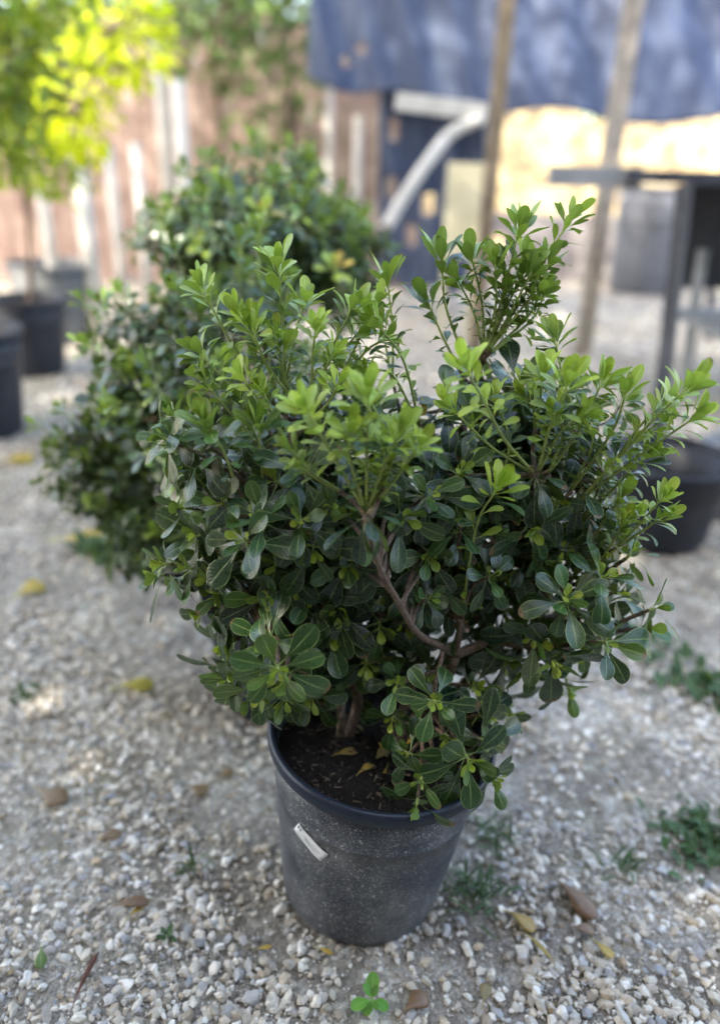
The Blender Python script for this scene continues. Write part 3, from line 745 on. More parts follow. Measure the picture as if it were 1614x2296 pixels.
# ---- mature rosettes facing the camera
RS = [  # x, y, Y, ax, ay, toward, n, Lp, age
    (590, 1165, .88, -.35, -.7, .8, 10, 118, .10), (675, 1168, .86, .1, -.3, 1.1, 12, 92, .12), (550, 1212, .86, -.4, -.3, 1., 11, 105, .10),
    (432, 1275, .93, -.9, -.1, .5, 9, 92, .15), (605, 1432, .83, -.2, -.1, 1.2, 10, 98, .22), (622, 1500, .80, .05, .35, 1., 12, 112, .20),
    (500, 1330, .95, -.7, .3, .6, 9, 100, .06), (520, 1440, .95, -.7, .4, .6, 8, 96, .18), (480, 1240, 1.0, -.9, -.2, .4, 9, 95, .08),
    (975, 1572, .83, -.05, -.1, 1.3, 10, 82, .14), (1048, 1700, .84, .2, .2, 1.1, 10, 112, .10), (945, 1745, .83, -.4, .3, .9, 8, 74, .12),
    (890, 1530, .90, -.3, -.2, .9, 8, 74, .06), (1080, 1600, .93, .5, -.4, .6, 7, 92, .04), (915, 1690, .88, -.4, 0, .8, 7, 68, .1),
    (1270, 1345, .88, .05, -.5, 1., 13, 98, .14), (1345, 1300, .90, .3, -.7, .6, 10, 92, .2), (1355, 1440, .87, .35, -.1, 1., 11, 98, .16),
    (1462, 1365, .93, .8, -.4, .4, 9, 76, .2), (1440, 1410, .95, .7, -.1, .5, 9, 74, .25), (1410, 1245, .98, .5, -.7, .4, 9, 84, .2),
    (1235, 1470, .93, .2, .8, .5, 7, 118, .03), (1200, 1420, .95, -.3, .5, .8, 8, 110, .02), (1300, 1440, .95, .3, .6, .5, 8, 92, .05),
    (850, 1400, .93, .1, .5, .9, 9, 100, .02), (905, 1390, .95, .3, .6, .9, 8, 88, .03), (740, 1420, .92, .2, .4, .9, 9, 110, .02),
    (700, 1330, .93, -.2, .3, 1., 10, 112, .02), (780, 1260, .90, -.1, .4, 1., 9, 105, .03), (960, 1240, .93, .1, .3, .9, 10, 100, .03),
    (1060, 1250, 1.0, 0, .3, .9, 10, 98, .03), (1130, 1290, 1.02, .2, .2, .9, 10, 98, .03), (1190, 1180, .95, .1, .6, .8, 9, 108, .03),
    (960, 1110, .93, .3, -.2, .9, 11, 102, .05), (1030, 1060, .97, .2, -.3, .8, 11, 98, .05), (900, 1160, .90, .4, .2, .8, 9, 108, .05),
    (1260, 1230, 1.0, .3, .2, .8, 10, 96, .06), (1320, 1150, 1.02, .5, 0, .7, 9, 92, .1), (620, 1260, .92, -.3, .3, .9, 10, 108, .04),
    (680, 1060, .92, -.2, -.4, .8, 11, 100, .07), (620, 1080, .95, -.3, -.3, .8, 10, 96, .07), (740, 1140, .89, -.2, 0, 1., 9, 96, .05),
    (470, 1100, 1.02, -.8, -.2, .5, 9, 92, .12), (420, 1060, 1.04, -.9, -.3, .4, 9, 84, .18), (390, 1010, 1.05, -.9, -.4, .3, 8, 82, .2),
    (1000, 900, 1.1, .1, -.7, .5, 9, 92, .06), (1160, 860, 1.12, .2, -.4, .6, 9, 100, .03), (1060, 950, 1.08, 0, -.4, .7, 9, 96, .05),
    (1130, 1480, 1.05, .3, .4, .7, 8, 96, .03), (760, 1520, 1.02, -.3, .3, .8, 8, 100, .02), (660, 1500, .95, -.3, .2, .8, 8, 100, .05),
    (560, 1300, 1.0, -.6, .1, .7, 9, 100, .05), (520, 1380, 1.02, -.7, .2, .6, 8, 92, .08), (860, 1010, .98, 0, -.6, .6, 9, 92, .1),
    (1240, 1120, 1.0, .2, .3, .8, 9, 100, .03), (1370, 1190, 1.04, .6, -.1, .5, 8, 84, .15), (720, 970, 1.04, -.1, -.7, .4, 9, 88, .15),
    (1380, 1330, 1.02, .5, -.1, .7, 9, 86, .1), (1310, 1380, 1.0, .3, .1, .9, 9, 88, .06), (1130, 1370, 1.05, .2, .1, .9, 8, 92, .03),
    (1000, 1650, .90, .1, .2, 1., 8, 84, .08), (1085, 1660, .88, .4, 0, .8, 8, 92, .06), (1100, 1740, .86, .5, .4, .7, 7, 88, .10), (935, 1800, .815, -.2, .8, .7, 6, 86, .10),
    (880, 1610, .93, -.3, .2, .9, 8, 80, .04), (1060, 1540, .96, .3, -.1, .9, 8, 88, .04), (960, 1500, .98, 0, .2, .9, 8, 84, .03), (1130, 1600, .95, .6, .3, .5, 6, 88, .05),
    (700, 1560, .93, -.2, .3, .9, 8, 100, .04), (790, 1500, 1.0, 0, .3, .9, 8, 96, .02), (640, 1520, .84, -.1, .8, .6, 7, 96, .15), (860, 1470, 1.0, .1, .3, .9, 8, 96, .02), (540, 1490, .92, -.6, .4, .7, 8, 100, .08),
    (585, 1545, .86, -.2, .5, .9, 9, 96, .22), (520, 1520, .92, -.5, .5, .7, 8, 96, .12),
    (375, 985, .96, -.9, -.4, .5, 10, 92, .16), (400, 940, .98, -.7, -.6, .5, 9, 84, .2), (420, 1140, .98, -.9, 0, .6, 9, 88, .08), (375, 1265, .96, -.9, 0, .5, 8, 88, .18),
    (450, 1200, .95, -.7, 0, .8, 9, 96, .06), (480, 1290, .94, -.6, .2, .8, 9, 100, .05), (460, 1370, .97, -.8, .4, .5, 8, 92, .06), (500, 1130, .94, -.5, -.2, .9, 10, 98, .07), (440, 1030, .97, -.7, -.2, .7, 9, 90, .12),
    (600, 1340, .90, -.3, .3, 1., 10, 112, .04), (680, 1440, .90, 0, .4, .9, 9, 108, .04), (760, 1370, .92, -.1, .3, 1., 10, 108, .02), (500, 1500, .95, -.6, .6, .5, 7, 96, .08),
    (820, 1480, .95, .1, .6, .8, 8, 98, .02), (950, 1330, .98, .2, .2, .9, 9, 96, .03), (1000, 1340, 1.0, 0, .5, .8, 8, 92, .03), (1190, 1480, .98, .1, .9, .5, 8, 118, .02), (1110, 1560, 1.05, .2, .6, .6, 7, 90, .05),
    (360, 1290, .98, -.9, .1, .4, 7, 84, .18), (560, 1560, .9, -.3, .8, .5, 6, 100, .1), (640, 1560, .88, 0, .7, .8, 7, 104, .12), (700, 1230, .88, -.1, .5, 1., 9, 116, .04), (1270, 1530, .98, .2, .9, .5, 6, 96, .05),
]
for t_ in RS: Rz(*t_)
# ---- random filling of the inner crown
def inside(c, r_):
    d = nz(rg.normal(0, 1, 3)); return c + d * r_ * rg.random() ** .45
blobs = [(P(880, 1200, 1.06), (.23, .16, .19), 130), (P(640, 1150, 1.08), (.13, .12, .15), 55), (P(1200, 1180, 1.1), (.18, .13, .16), 65), (P(760, 950, 1.14), (.16, .10, .10), 45),
         (P(1200, 950, 1.15), (.15, .08, .09), 60), (P(860, 1380, 1.12), (.22, .10, .08), 26), (P(700, 1420, 1.06), (.10, .08, .07), 30), (P(560, 1360, 1.02), (.06, .07, .07), 16), (P(1200, 1420, 1.08), (.12, .08, .06), 22)]
for c, rr, n in blobs:
    for _ in range(n):
        p = inside(c, np.array(rr)); a = nz(nz(p - P(900, 1300, 1.08)) + np.array([0, -.2, .25]) + rg.normal(0, .3, 3))
        rosette(Lm, rg, p, a, 9, rg.uniform(.048, .062), rg.uniform(0, .12), bud=rg.random() < .4, budage=.55, yellow=.012, grav=.6)
        join(p, a, .0022)
# a few yellow old leaves low in the crown
for (x, y, Yd, dx, dy) in [(1118, 1520, 1.0, -.1, -1), (1330, 1105, 1.05, .1, 1), (880, 1690, .93, -.5, -.2), (905, 1675, .93, .4, -.5), (870, 1710, .93, -.2, .6), (640, 1425, .84, 1, -.1), (940, 880, 1.05, .4, .8), (1020, 1660, .95, .2, -.8), (1350, 1130, 1.04, -.4, .4)]:
    c = P(x, y, Yd); d = nz(cr * dx - cu * dy - cf * .3)
    Lm.add(c, d, rg.normal(0, 1, 3) - cf, .034, .013, .8, .5, 1., 0, .3, .2)
Stw.obj('branches', M_bark, root, org, mats=[M_bark, M_green_stem])
tag(Lm.build('mature_leaves', M_leaf, root, org), 'dark glossy mature leaves in whorls')


# leaves lying on the soil and the ground
def loose_leaf(P0, ang, L, wd, label, yellow=0., brown=0., age=.6, bend=.5, name='fallen_leaf', cat='fallen leaf', tiltz=.1, nz_=1., curl=.3, group=None):
    Lv = Leaves(int(abs(P0[0] * 1000)) + 3)
    d = np.array([math.cos(ang), math.sin(ang), max(tiltz, math.tan(min(bend * .5, .8)) + .04)]); st = np.asarray(P0) - np.array([d[0], d[1], 0]) * L / 2.3 + np.array([0, 0, .002])
    Lv.add(st, d, np.array([.1, -.1, nz_]), L, wd, bend, age, yellow, brown, .3, curl)
    o = Lv.build(name, M_leaf, None, (P0[0], P0[1], P0[2]))
    sm = o.modifiers.new('thick', 'SOLIDIFY'); sm.thickness = .0006
    return tag(o, label, cat, group)
def gl(px, py, ang, Lp, wp, label, **kw):
    p = G(px, py, kw.pop('z', .006)); s = zdepth(p) / FPX
    return loose_leaf(p, ang, Lp * s * 1.15, wp * s * 1.2, label, **kw)
gl(290, 1545, .1, 88, 34, 'yellow-green leaf lying on the gravel left of the pots', yellow=.6, age=.9, bend=.7)
gl(108, 1783, -.5, 84, 44, 'broad tan dry leaf on the left gravel', brown=.9, yellow=.5, bend=.6)
gl(1275, 2010, -.9, 125, 46, 'brown curled leaf on the gravel right of the pot', brown=1., bend=1.1, curl=.7)
gl(1158, 2065, -.7, 76, 30, 'yellow and brown curled leaf right of the pot base', yellow=1., brown=.4, bend=1.2)
gl(1345, 2125, -.9, 54, 22, 'small orange leaf among the lower right gravel', yellow=1., brown=.15)
gl(1300, 2090, -.2, 56, 26, 'crumpled dead brown leaf below the brown curled leaf', brown=1., bend=1.5)
gl(925, 2262, .6, 80, 42, 'rust brown dead leaf beside the seedling', brown=1., bend=1.2, curl=.6)
gl(240, 1850 + 30, .4, 52, 26, 'reddish brown leaf scrap on the left gravel', brown=.9)
gl(437, 1770, -.4, 55, 30, 'rusty leaf fragment behind the left gravel strip', brown=.9)
gl(285, 2040, .15, 90, 26, 'dark shrivelled leaf scrap on the left gravel', brown=1., bend=1.4)
gl(300, 2050, .8, 46, 11, 'narrow yellow leaf on the left gravel', yellow=1.)
gl(585, 2130, .2, 38, 9, 'narrow yellow leaf strip below the pot', yellow=1.)
gl(722, 2132, -.4, 42, 9, 'yellow leaf strip directly under the pot base', yellow=1.)
gl(95, 2145, -1.2, 56, 22, 'green pod-like leaf on the lower left gravel', age=.6, bend=1.)
gl(60, 1330, .9, 70, 46, 'blurred yellow leaf at the far left of the gravel', yellow=.8, age=.9)
gl(165, 1215, .1, 110, 46, 'blurred yellow leaf under the left shrub', yellow=.8, age=.9)
gl(30, 1035, .3, 70, 50, 'blurred yellow leaf at the left edge by the pots', yellow=.8, age=.9)
gl(1085, 2240, 1.2, 56, 24, 'pale brown dead leaf near the bottom edge right of the seedling', brown=.7, yellow=.3)
gl(1190, 2110, -.9, 90, 9, 'thin straw coloured blade below the yellow curled leaf', yellow=.7, brown=.3)
gl(500, 1740, .3, 40, 24, 'brown leaf lying left of the pot rim', brown=.9)
# brown pod / folded dry leaf
p0, p1 = G(160, 2262, .012), G(222, 2135, .012)
g = Geo(); t_ = np.linspace(0, 1, 12)[:, None]
g.tube(p0 + (p1 - p0) * t_ + np.array([0, 0, .006]) * np.sin(t_ * 3), .0003 + .0042 * np.sin(np.clip(np.linspace(0, 1, 12), .0, .97) ** 1.6 * 3.1), 7)
tag(g.obj('seed_pod', simple('brown_pod', (.07, .025, .015), (.15, .06, .04), 60, .7), None, tuple(p0)), 'long narrow dark brown dry pod on the lower left gravel', 'seed pod')
# leaves on the soil
def sl(px, py, ang, Lm_, wm, label, **kw):
    zz = rim_c[2] - .043 + .004
    return loose_leaf(G(px, py, zz), ang, Lm_, wm, label, **kw)
sl(765, 1700, .25, .058, .014, 'orange-brown dry leaf lying on the potting soil', yellow=1., brown=.35, bend=1.2, cat='dead leaf')
sl(815, 1735, .7, .045, .012, 'pale yellow curled leaf on the potting soil', yellow=.9, bend=1.2, cat='dead leaf')
sl(790, 1640, .1, .032, .016, 'small tan leaf at the back of the potting soil', yellow=.7, brown=.4, cat='dead leaf')
sl(895, 1775, 1.3, .045, .026, 'brown rolled leaf against the front inside of the pot', brown=.8, bend=1.3, cat='dead leaf', tiltz=.5)
sl(850, 1700, .9, .05, .020, 'tan dead leaf under the yellow leaves in the pot', yellow=.4, brown=.6, cat='dead leaf')
sl(745, 1560, .2, .05, .022, 'golden dead leaf at the back left of the potting soil', yellow=.8, brown=.4, cat='dead leaf')
g = Geo(); g.tube([P(760, 1650, .93), P(763, 1610, .935), P(768, 1575, .94)], .005, 8)
tag(g.obj('cut_stub', M_chip, root, org))

g2 = np.random.default_rng(66); Lv = Leaves(66); g = Geo()
for i in range(900):
    y_ = .45 + 1.6 * g2.random(); x_ = g2.uniform(-1, 1) * (.3 + .6 * y_)
    if math.sin(x_ * 4 + 1) * math.sin(y_ * 5) + g2.normal(0, .4) < 0 or math.hypot(x_ - .02, y_ - 1.0) < .15: continue
    a_ = g2.uniform(0, 6.28); ll = g2.uniform(.005, .018)
    if i % 3: Lv.add((x_, y_, .006), (math.cos(a_), math.sin(a_), .5), (g2.normal(0, .3), g2.normal(0, .3), 1), ll, ll * g2.uniform(.25, .7), g2.uniform(.3, 1.6), .4, g2.uniform(0, .6), g2.uniform(.6, 1), .3, .4)
    else: g.tube([(x_, y_, .005), (x_ + ll * 1.2 * math.cos(a_), y_ + ll * 1.2 * math.sin(a_), .008), (x_ + 2 * ll * math.cos(a_ + .3), y_ + 2 * ll * math.sin(a_ + .3), .005)], g2.uniform(.0004, .001), 4)
tag(Lv.build('leaf_litter', M_leaf, None, (0, 1, 0), low=True), 'brown crumbs of dead leaf scattered over the gravel', 'litter', kind='stuff')
tag(g.obj('twig_litter', M_chip, None, (0, 1, 0)), 'thin dry twig bits scattered over the gravel', 'twigs', kind='stuff')

# seedling at the bottom edge
def seedling(px, py, label):
    p = G(px, py); s = zdepth(p) / FPX
    Lv = Leaves(31); St = Geo(); rt_ = empty('seedling', (p[0], p[1], 0))
    top = p + np.array([0, 0, .022])
    St.tube([p, top], .0014, 6)
    for ang, el, L, wd in [(3.6, .25, .034, .020), (4.3, .1, .026, .017), (-.5, .15, .028, .018), (1.5, .7, .036, .021), (2.3, .9, .024, .011), (5.2, .3, .018, .010), (1.0, .9, .020, .011)]:
        d = np.array([math.cos(ang) * math.cos(el), math.sin(ang) * math.cos(el), math.sin(el)])
        Lv.add(top, d, np.array([0, 0, 1.]) - d * .3, L, wd, .5, .72, 0, 0, .3, .1)
    St.obj('stem', M_green_stem, rt_, rt_.location[:]); Lv.build('leaves', M_seed, rt_, rt_.location[:], kshape=.8)
    return tag(rt_, label, 'seedling')
M_seed = leaf_material('seedling_leaf', (.05, .14, .02), (.10, .26, .03), (.16, .36, .045), rough=.5, trans=.15)
seedling(832, 2262, 'little broad-leaved green seedling at the bottom edge')

M_weed = leaf_material('weed_leaf', (.018, .055, .014), (.04, .10, .022), (.10, .20, .035), rough=.6, trans=.1)
# grass tufts and weeds
def tuft(px, py, n, spread, h, label, name='grass_tuft', broad=False, seed=0, cat='grass'):
    g2 = np.random.default_rng(seed + 50); p = G(px, py)
    Lv = Leaves(seed + 90)
    for i in range(n):
        b = p + np.array([*g2.normal(0, spread, 2), 0]); a_ = g2.uniform(0, 6.28); el = g2.uniform(.5, 1.4)
        d = np.array([math.cos(a_) * math.cos(el), math.sin(a_) * math.cos(el), math.sin(el)])
        hh = h * g2.uniform(.5, 1.2)
        Lv.add(b, d, np.array([-d[0], -d[1], .6]), hh, hh * (.45 if broad else .09), g2.uniform(.3, 1.4), g2.uniform(0, .35), 0, 0, .3, .1)
    o = Lv.build(name, M_weed, None, (p[0], p[1], 0), low=not broad, kshape=.5)
    return tag(o, label, cat, kind='stuff' if n > 45 else None)
tuft(1575, 1885, 150, .038, .034, 'low green weed clump at the right edge beside the gravel', 'weed', True, 1, 'weed')
tuft(1060, 2000, 90, .022, .05, 'fine grass growing against the right side of the pot base', seed=2)
tuft(428, 1950, 16, .006, .045, 'small grass tuft on the gravel left of the pot', seed=3)
tuft(1400, 1950, 26, .012, .05, 'thin grass tuft beyond the brown curled leaf', seed=4)
tuft(1590, 1540, 90, .05, .05, 'blurred weed patch at the right edge of the gravel', 'weed', True, 5, 'weed')
tuft(375, 2105, 7, .003, .022, 'tiny green sprout on the lower left gravel', 'sprout', True, 6, 'weed')
tuft(1105, 1880, 40, .02, .05, 'grass blades right of the pot under the leaves', seed=7)
tuft(55, 1560, 30, .02, .025, 'blurred small weeds at the left edge', 'weed', True, 8, 'weed')
tuft(1445, 1440, 40, .04, .05, 'blurred green weed behind the right side of the shrub', 'weed', True, 9, 'weed')
tuft(245, 1240, 60, .04, .07, 'blurred weeds under the left shrub', 'weed', True, 10, 'weed')

# ================================================================== SHRUBS BEHIND
def bush(name, px, py, Yd, wr, hr, label, seed, n=150, potR=.17, potH=.30, yel=(), pot_px=None, group='potted shrubs standing behind', blobs=None):
    g2 = np.random.default_rng(seed)
    c = P(px, py, Yd); bx = np.array([c[0], Yd, 0.])
    if pot_px: bx = G(*pot_px)
    rt_ = empty(name, bx); o_ = rt_.location[:]
    pot_parts(rt_, o_, bx + np.array([0, 0, .004]), potR, potR * .74, potH, 0, k=40, mp=M_black, mr=M_black)
    Lv = Leaves(seed); St = Geo(); Sg = Geo()
    for k in range(6):
        a_ = k * 1.05; q = c + np.array([math.cos(a_) * wr * .5, math.sin(a_) * wr * .4, hr * .1])
        St.tube(catmull([bx + np.array([.02 * math.cos(a_), .02 * math.sin(a_), potH - .05]), (bx + q) / 2 + np.array([0, 0, .1]), q], 5), np.linspace(.009, .004, 11), 6)
    allb = [(c, wr, hr, n)] + [(P(*b[:3]), b[3], b[4], b[5]) for b in (blobs or [])]
    for cc, w_, h_, nn in allb:
        for i in range(nn):
            d = nz(g2.normal(0, 1, 3) + np.array([0, -.25, .15]))
            lump = 1 + .16 * math.sin(d[0] * 5 + seed) + .14 * math.sin(d[2] * 6 + d[1] * 4 + seed * 2)
            p = cc + d * np.array([w_, w_ * .8, h_]) * (g2.random() ** .28) * lump
            a = nz(d + np.array([0, 0, .5]) + g2.normal(0, .25, 3))
            if d[2] > .15 and g2.random() < .42:
                q = p - a * .07; ll = g2.uniform(.042, .056)
                young_shoot(Lv, Sg, g2, [q, (q + p) / 2 + g2.normal(0, .004, 3), p + a * .03], ll, g2.uniform(.2, .5), 6, tipn=6, low=True)
            else:
                rosette(Lv, g2, p, a, 9, g2.uniform(.05, .065), g2.uniform(0, .12), bud=g2.random() < .4, budage=.45, grav=.5)
            if g2.random() < .35:
                St.tube([cc + (p - cc) * .35 + g2.normal(0, .01, 3), p - a * .01], .003, 5)
    for x, y, Yy in yel:
        p = P(x, y, Yy); rosette(Lv, g2, p, nz(np.array([0, -.6, 1.])), 9, .06, .95, th0=10, th1=60, yellow=.35, grav=.1, bud=False)
    St.obj('branches', M_bark, rt_, o_); tag(Sg.obj('green_stems', M_green_stem, rt_, o_), kind='stuff')
    Lv.build('foliage', M_leaf, rt_, o_, low=True)
    return tag(rt_, label, 'shrub', group)
bush('potted_shrub', 520, 960, 1.60, .24, .34, 'blurred dark shrub in a black pot directly behind and left of the main shrub', 101, n=230, potH=.27, potR=.15, pot_px=(615, 1560), blobs=[(310, 1010, 1.72, .17, .24, 130), (390, 760, 1.75, .16, .15, 80), (240, 1080, 1.7, .12, .14, 50), (340, 1200, 1.6, .12, .1, 40)])
bush('potted_shrub', 590, 535, 2.35, .34, .20, 'blurred rounded shrub with one yellow tuft, farthest back in the middle', 102, n=420, yel=[(590, 480, 1.98), (752, 605, 2.0)], blobs=[(480, 590, 2.3, .16, .12, 60), (760, 600, 2.3, .14, .14, 70)])

# ================================================================== LEFT POTS + CITRUS
def plain_pot(px, py, wpx, h, label, m=None, seed=0, name='plant_pot', soil=True, taper=.76, cat='pot', group=None):
    """py = pixel of the base centre"""
    p = G(px, py); r_ = wpx * zdepth(p) / FPX / 2
    rt_ = empty(name, (p[0], p[1], 0))
    pot_parts(rt_, rt_.location[:], np.array([p[0], p[1], .004]), r_, r_ * taper, h, 0, k=48, mp=m or M_black, mr=m or M_black, soil=soil, soil_drop=.05)
    return tag(rt_, label, cat, group), p, r_
def tree(rt_, p, top, trunk_r, blobs, m, seed, leafL=.09, kshape=.7, wr=.5, lean=(0, 0), agef=None):
    g2 = np.random.default_rng(seed); St = Geo(); o_ = rt_.location[:]; Lv = Leaves(seed)
    tp = np.array([p[0] + lean[0], p[1] + lean[1], top])
    St.tube(catmull([np.array([p[0], p[1], .2]), (np.array([p[0], p[1], .2]) + tp) / 2 + g2.normal(0, .012, 3), tp], 6), np.linspace(trunk_r, trunk_r * .6, 13), 8)
    trunk = St.obj('trunk', M_bark, rt_, o_)
    Br = Geo()
    for c, rr, n, ag in blobs:
        rr = np.array(rr); Br.tube(catmull([tp - np.array([0, 0, .1]), (tp + c) / 2 + g2.normal(0, .04, 3), c], 5), np.linspace(trunk_r * .5, trunk_r * .2, 11), 6)
        for i in range(n):
            d = nz(g2.normal(0, 1, 3)); q = c + d * rr * g2.random() ** .4
            if i % 6 == 0: Br.tube([c + (q - c) * .2, q], trunk_r * .12, 4)
            dd = nz(d + g2.normal(0, .6, 3) + np.array([0, 0, -.3])); ll = leafL * g2.uniform(.6, 1.2)
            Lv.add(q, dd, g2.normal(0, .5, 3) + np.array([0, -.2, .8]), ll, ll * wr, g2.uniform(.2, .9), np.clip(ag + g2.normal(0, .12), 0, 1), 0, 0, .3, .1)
    Br.obj('limbs', M_bark, trunk, o_)
    Lv.build('crown', m, rt_, o_, low=True, kshape=kshape)
# potted citrus: sunlit clumps coloured yellow, shaded clumps dark, through leaf age
rt_, p, r_ = plain_pot(82, 835, 165, .42, 'potted tree with leaves coloured yellow-green as if sunlit at the upper left', name='potted_tree', cat='tree', group='small potted trees at the left')
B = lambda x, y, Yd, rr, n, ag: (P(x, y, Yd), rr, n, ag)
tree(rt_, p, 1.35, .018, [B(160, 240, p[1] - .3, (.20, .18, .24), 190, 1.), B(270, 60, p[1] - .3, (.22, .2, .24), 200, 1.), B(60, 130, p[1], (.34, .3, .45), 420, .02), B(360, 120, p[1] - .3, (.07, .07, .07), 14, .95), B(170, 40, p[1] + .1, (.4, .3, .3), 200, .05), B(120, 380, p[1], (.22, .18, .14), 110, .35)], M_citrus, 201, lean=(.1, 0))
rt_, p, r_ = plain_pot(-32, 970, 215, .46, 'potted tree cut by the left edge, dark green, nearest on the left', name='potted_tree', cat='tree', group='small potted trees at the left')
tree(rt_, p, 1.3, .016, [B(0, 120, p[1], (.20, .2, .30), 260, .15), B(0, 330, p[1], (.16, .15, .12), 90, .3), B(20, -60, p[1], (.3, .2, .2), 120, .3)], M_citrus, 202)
M_greypot = simple('grey_pot_plastic', (.10, .11, .12), (.17, .17, .17), 8, .7, .1)
plain_pot(140, 760, 185, .50, 'large grey tub behind the potted trees on the left', m=M_greypot, name='plant_pot')
g = Geo(); p = G(105, 700); g.tube(catmull([np.array([p[0], p[1] , .4]), np.array([p[0] - .02, p[1], .8]), np.array([p[0] + .02, p[1], 1.4])], 6), np.linspace(.02, .014, 13), 8)
rt2 = empty('potted_tree', (p[0], p[1] + .0, 0))
tag(rt2, 'slim tree growing from the large grey tub on the left', 'tree', 'small potted trees at the left')
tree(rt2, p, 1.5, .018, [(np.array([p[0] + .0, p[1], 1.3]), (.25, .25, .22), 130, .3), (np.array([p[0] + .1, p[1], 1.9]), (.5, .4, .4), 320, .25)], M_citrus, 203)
bpy.data.objects.remove(g.obj('tmp', M_bark))

# ================================================================== BUCKET RIGHT
plain_pot(1468, 1205, 268, .30, 'empty black plastic pot on the gravel behind the right side of the shrub', name='plant_pot', soil=False, taper=.72)
plain_pot(1650, 1150, 190, .26, 'grey-blue pot cut by the right edge beside the empty black pot', m=M_grey, name='plant_pot', soil=False)
plain_pot(1432, 655, 150, 1.0, 'tall dark grey planter standing behind the wooden post', m=simple('charcoal_planter', (.07, .075, .088), (.11, .115, .13), 12, .7, .1), name='planter', cat='planter', taper=.9)

# ================================================================== POSTS, TABLE, NET
def post(x0, y0, x1, y1, Yd, wd, m, label, name='wooden_post'):
    b = P(x0, y0, Yd); g = Geo()
    t_ = P(x1, y1, Yd + .0); b[2] = 0 if y0 > 600 else b[2]
    top = b + (t_ - b) * 1.25
    g.box((b + top) / 2, (wd, wd, np.linalg.norm(top - b)), rot=np.stack([nz(np.cross([0, 1, 0], nz(top - b))), np.cross(nz(top - b), nz(np.cross([0, 1, 0], nz(top - b)))), nz(top - b)], 1))
    o = g.obj(name, m, None, tuple(b), smooth=False)
    bv = o.modifiers.new('bev', 'BEVEL'); bv.width = .008; bv.segments = 2
    return tag(o, label, 'post', 'posts carrying the shade net')
def vpost(px, py_ground, wd, h, m, label, lean=0.):
    b = G(px, py_ground); g = Geo()
    g.box((b[0], b[1], h / 2 - .05), (wd, wd, h + .1)); o = g.obj('wooden_post', m, None, tuple(b), smooth=False)
    bv = o.modifiers.new('bev', 'BEVEL'); bv.width = .008; bv.segments = 2
    o.rotation_euler[1] = lean
    return tag(o, label, 'post', 'posts carrying the shade net')
vpost(1302, 800, .10, 3.2, M_wood_grey, 'grey-brown wooden post right of the shrub, the farther right one', R(.2))
vpost(1062, 800, .085, 3.2, M_wood, 'brown wooden post rising behind the middle of the shrub', R(0.5))

# shade net: rippled sheet hanging from a line
def net_material():
    m, nt, b, n, l = mat('blue_shade_net'); co = objco(nt)
    f = noise(nt, 2.2, 4, .6, co)
    mp = N(nt, 'ShaderNodeMapping'); l.new(co, mp.inputs[0]); mp.inputs['Scale'].default_value = (1.6, 1, .5); mp.inputs['Rotation'].default_value = (0, .5, 0)
    f2 = noise(nt, 3.5, 4, .6, mp.outputs[0])
    c = ramp(nt, f2, [(.3, (.014, .026, .062)), (.5, (.028, .044, .095)), (.75, (.10, .125, .18))])
    c = mixc(nt, ramp(nt, f, [(.5, (0, 0, 0)), (.8, (.7, .7, .7))]), c, (.09, .105, .15))
    l.new(c, b.inputs['Base Color']); b.inputs['Roughness'].default_value = .7
    return m
M_net = net_material()
def net(name, pts_bottom, pts_top, Yd, label, seed, nx=60, nz__=30, sag=.05, cat='shade net', holes=()):
    """pts in pixels along bottom and top edge"""
    g2 = np.random.default_rng(seed)
    bt = catmull([P(x, y, Yd + dy) for x, y, dy in pts_bottom], 12); tp = catmull([P(x, y, Yd + dy) for x, y, dy in pts_top], 12)
    bi = np.linspace(0, len(bt) - 1, nx); ti = np.linspace(0, len(tp) - 1, nx)
    bt = np.stack([np.interp(bi, np.arange(len(bt)), bt[:, k]) for k in range(3)], 1)
    tp = np.stack([np.interp(ti, np.arange(len(tp)), tp[:, k]) for k in range(3)], 1)
    V = []
    for j in range(nz__):
        f = j / (nz__ - 1)
        row = bt * (1 - f) + tp * f
        u_ = np.linspace(0, 1, nx)
        row = row + np.array([0, 1, 0]) * (sag * np.sin(u_ * 23 + f * 4 + seed) * (.5 + .5 * np.sin(u_ * 7 + 2)) + .5 * sag * np.sin(u_ * 51 + f * 9))[:, None]
        row[:, 2] += .04 * np.sin(u_ * 17 + seed) * (1 - f)
        V.append(row)
    V = np.concatenate(V)
    F = []
    for j in range(nz__ - 1):
        for i in range(nx - 1):
            if any((i - hx) ** 2 + ((j - hz) * 1.0) ** 2 < hr ** 2 for hx, hz, hr in holes): continue
            F.append((j * nx + i, j * nx + i + 1, (j + 1) * nx + i + 1, (j + 1) * nx + i))
    o = mesh_obj(name, V, F, M_net, None, tuple(V.mean(0)))
    sm = o.modifiers.new('thick', 'SOLIDIFY'); sm.thickness = .006
    return tag(o, label, cat)
net('shade_net', [(690, 175, 0), (880, 215, 0), (1100, 245, -.1), (1350, 262, -.2), (1660, 268, -.3)], [(700, -220, .2), (1000, -220, .2), (1350, -220, .2), (1680, -220, .2)], 6.2, 'blue-grey shade net hanging across the upper right', 3, 90, 40, holes=((9, 6, 1.2), (13, 9, 1.3)))
net('shade_net', [(850, 640, 0), (960, 650, 0), (1075, 650, 0)], [(850, 180, .0), (960, 190, .0), (1100, 200, .0)], 6.45, 'dark blue sheet hanging to the ground behind the curved pale brace', 5, 30, 30, sag=.05, holes=((4, 22, 1.6), (9, 8, 1.5), (3, 14, 1.7), (14, 12, 1.5)))

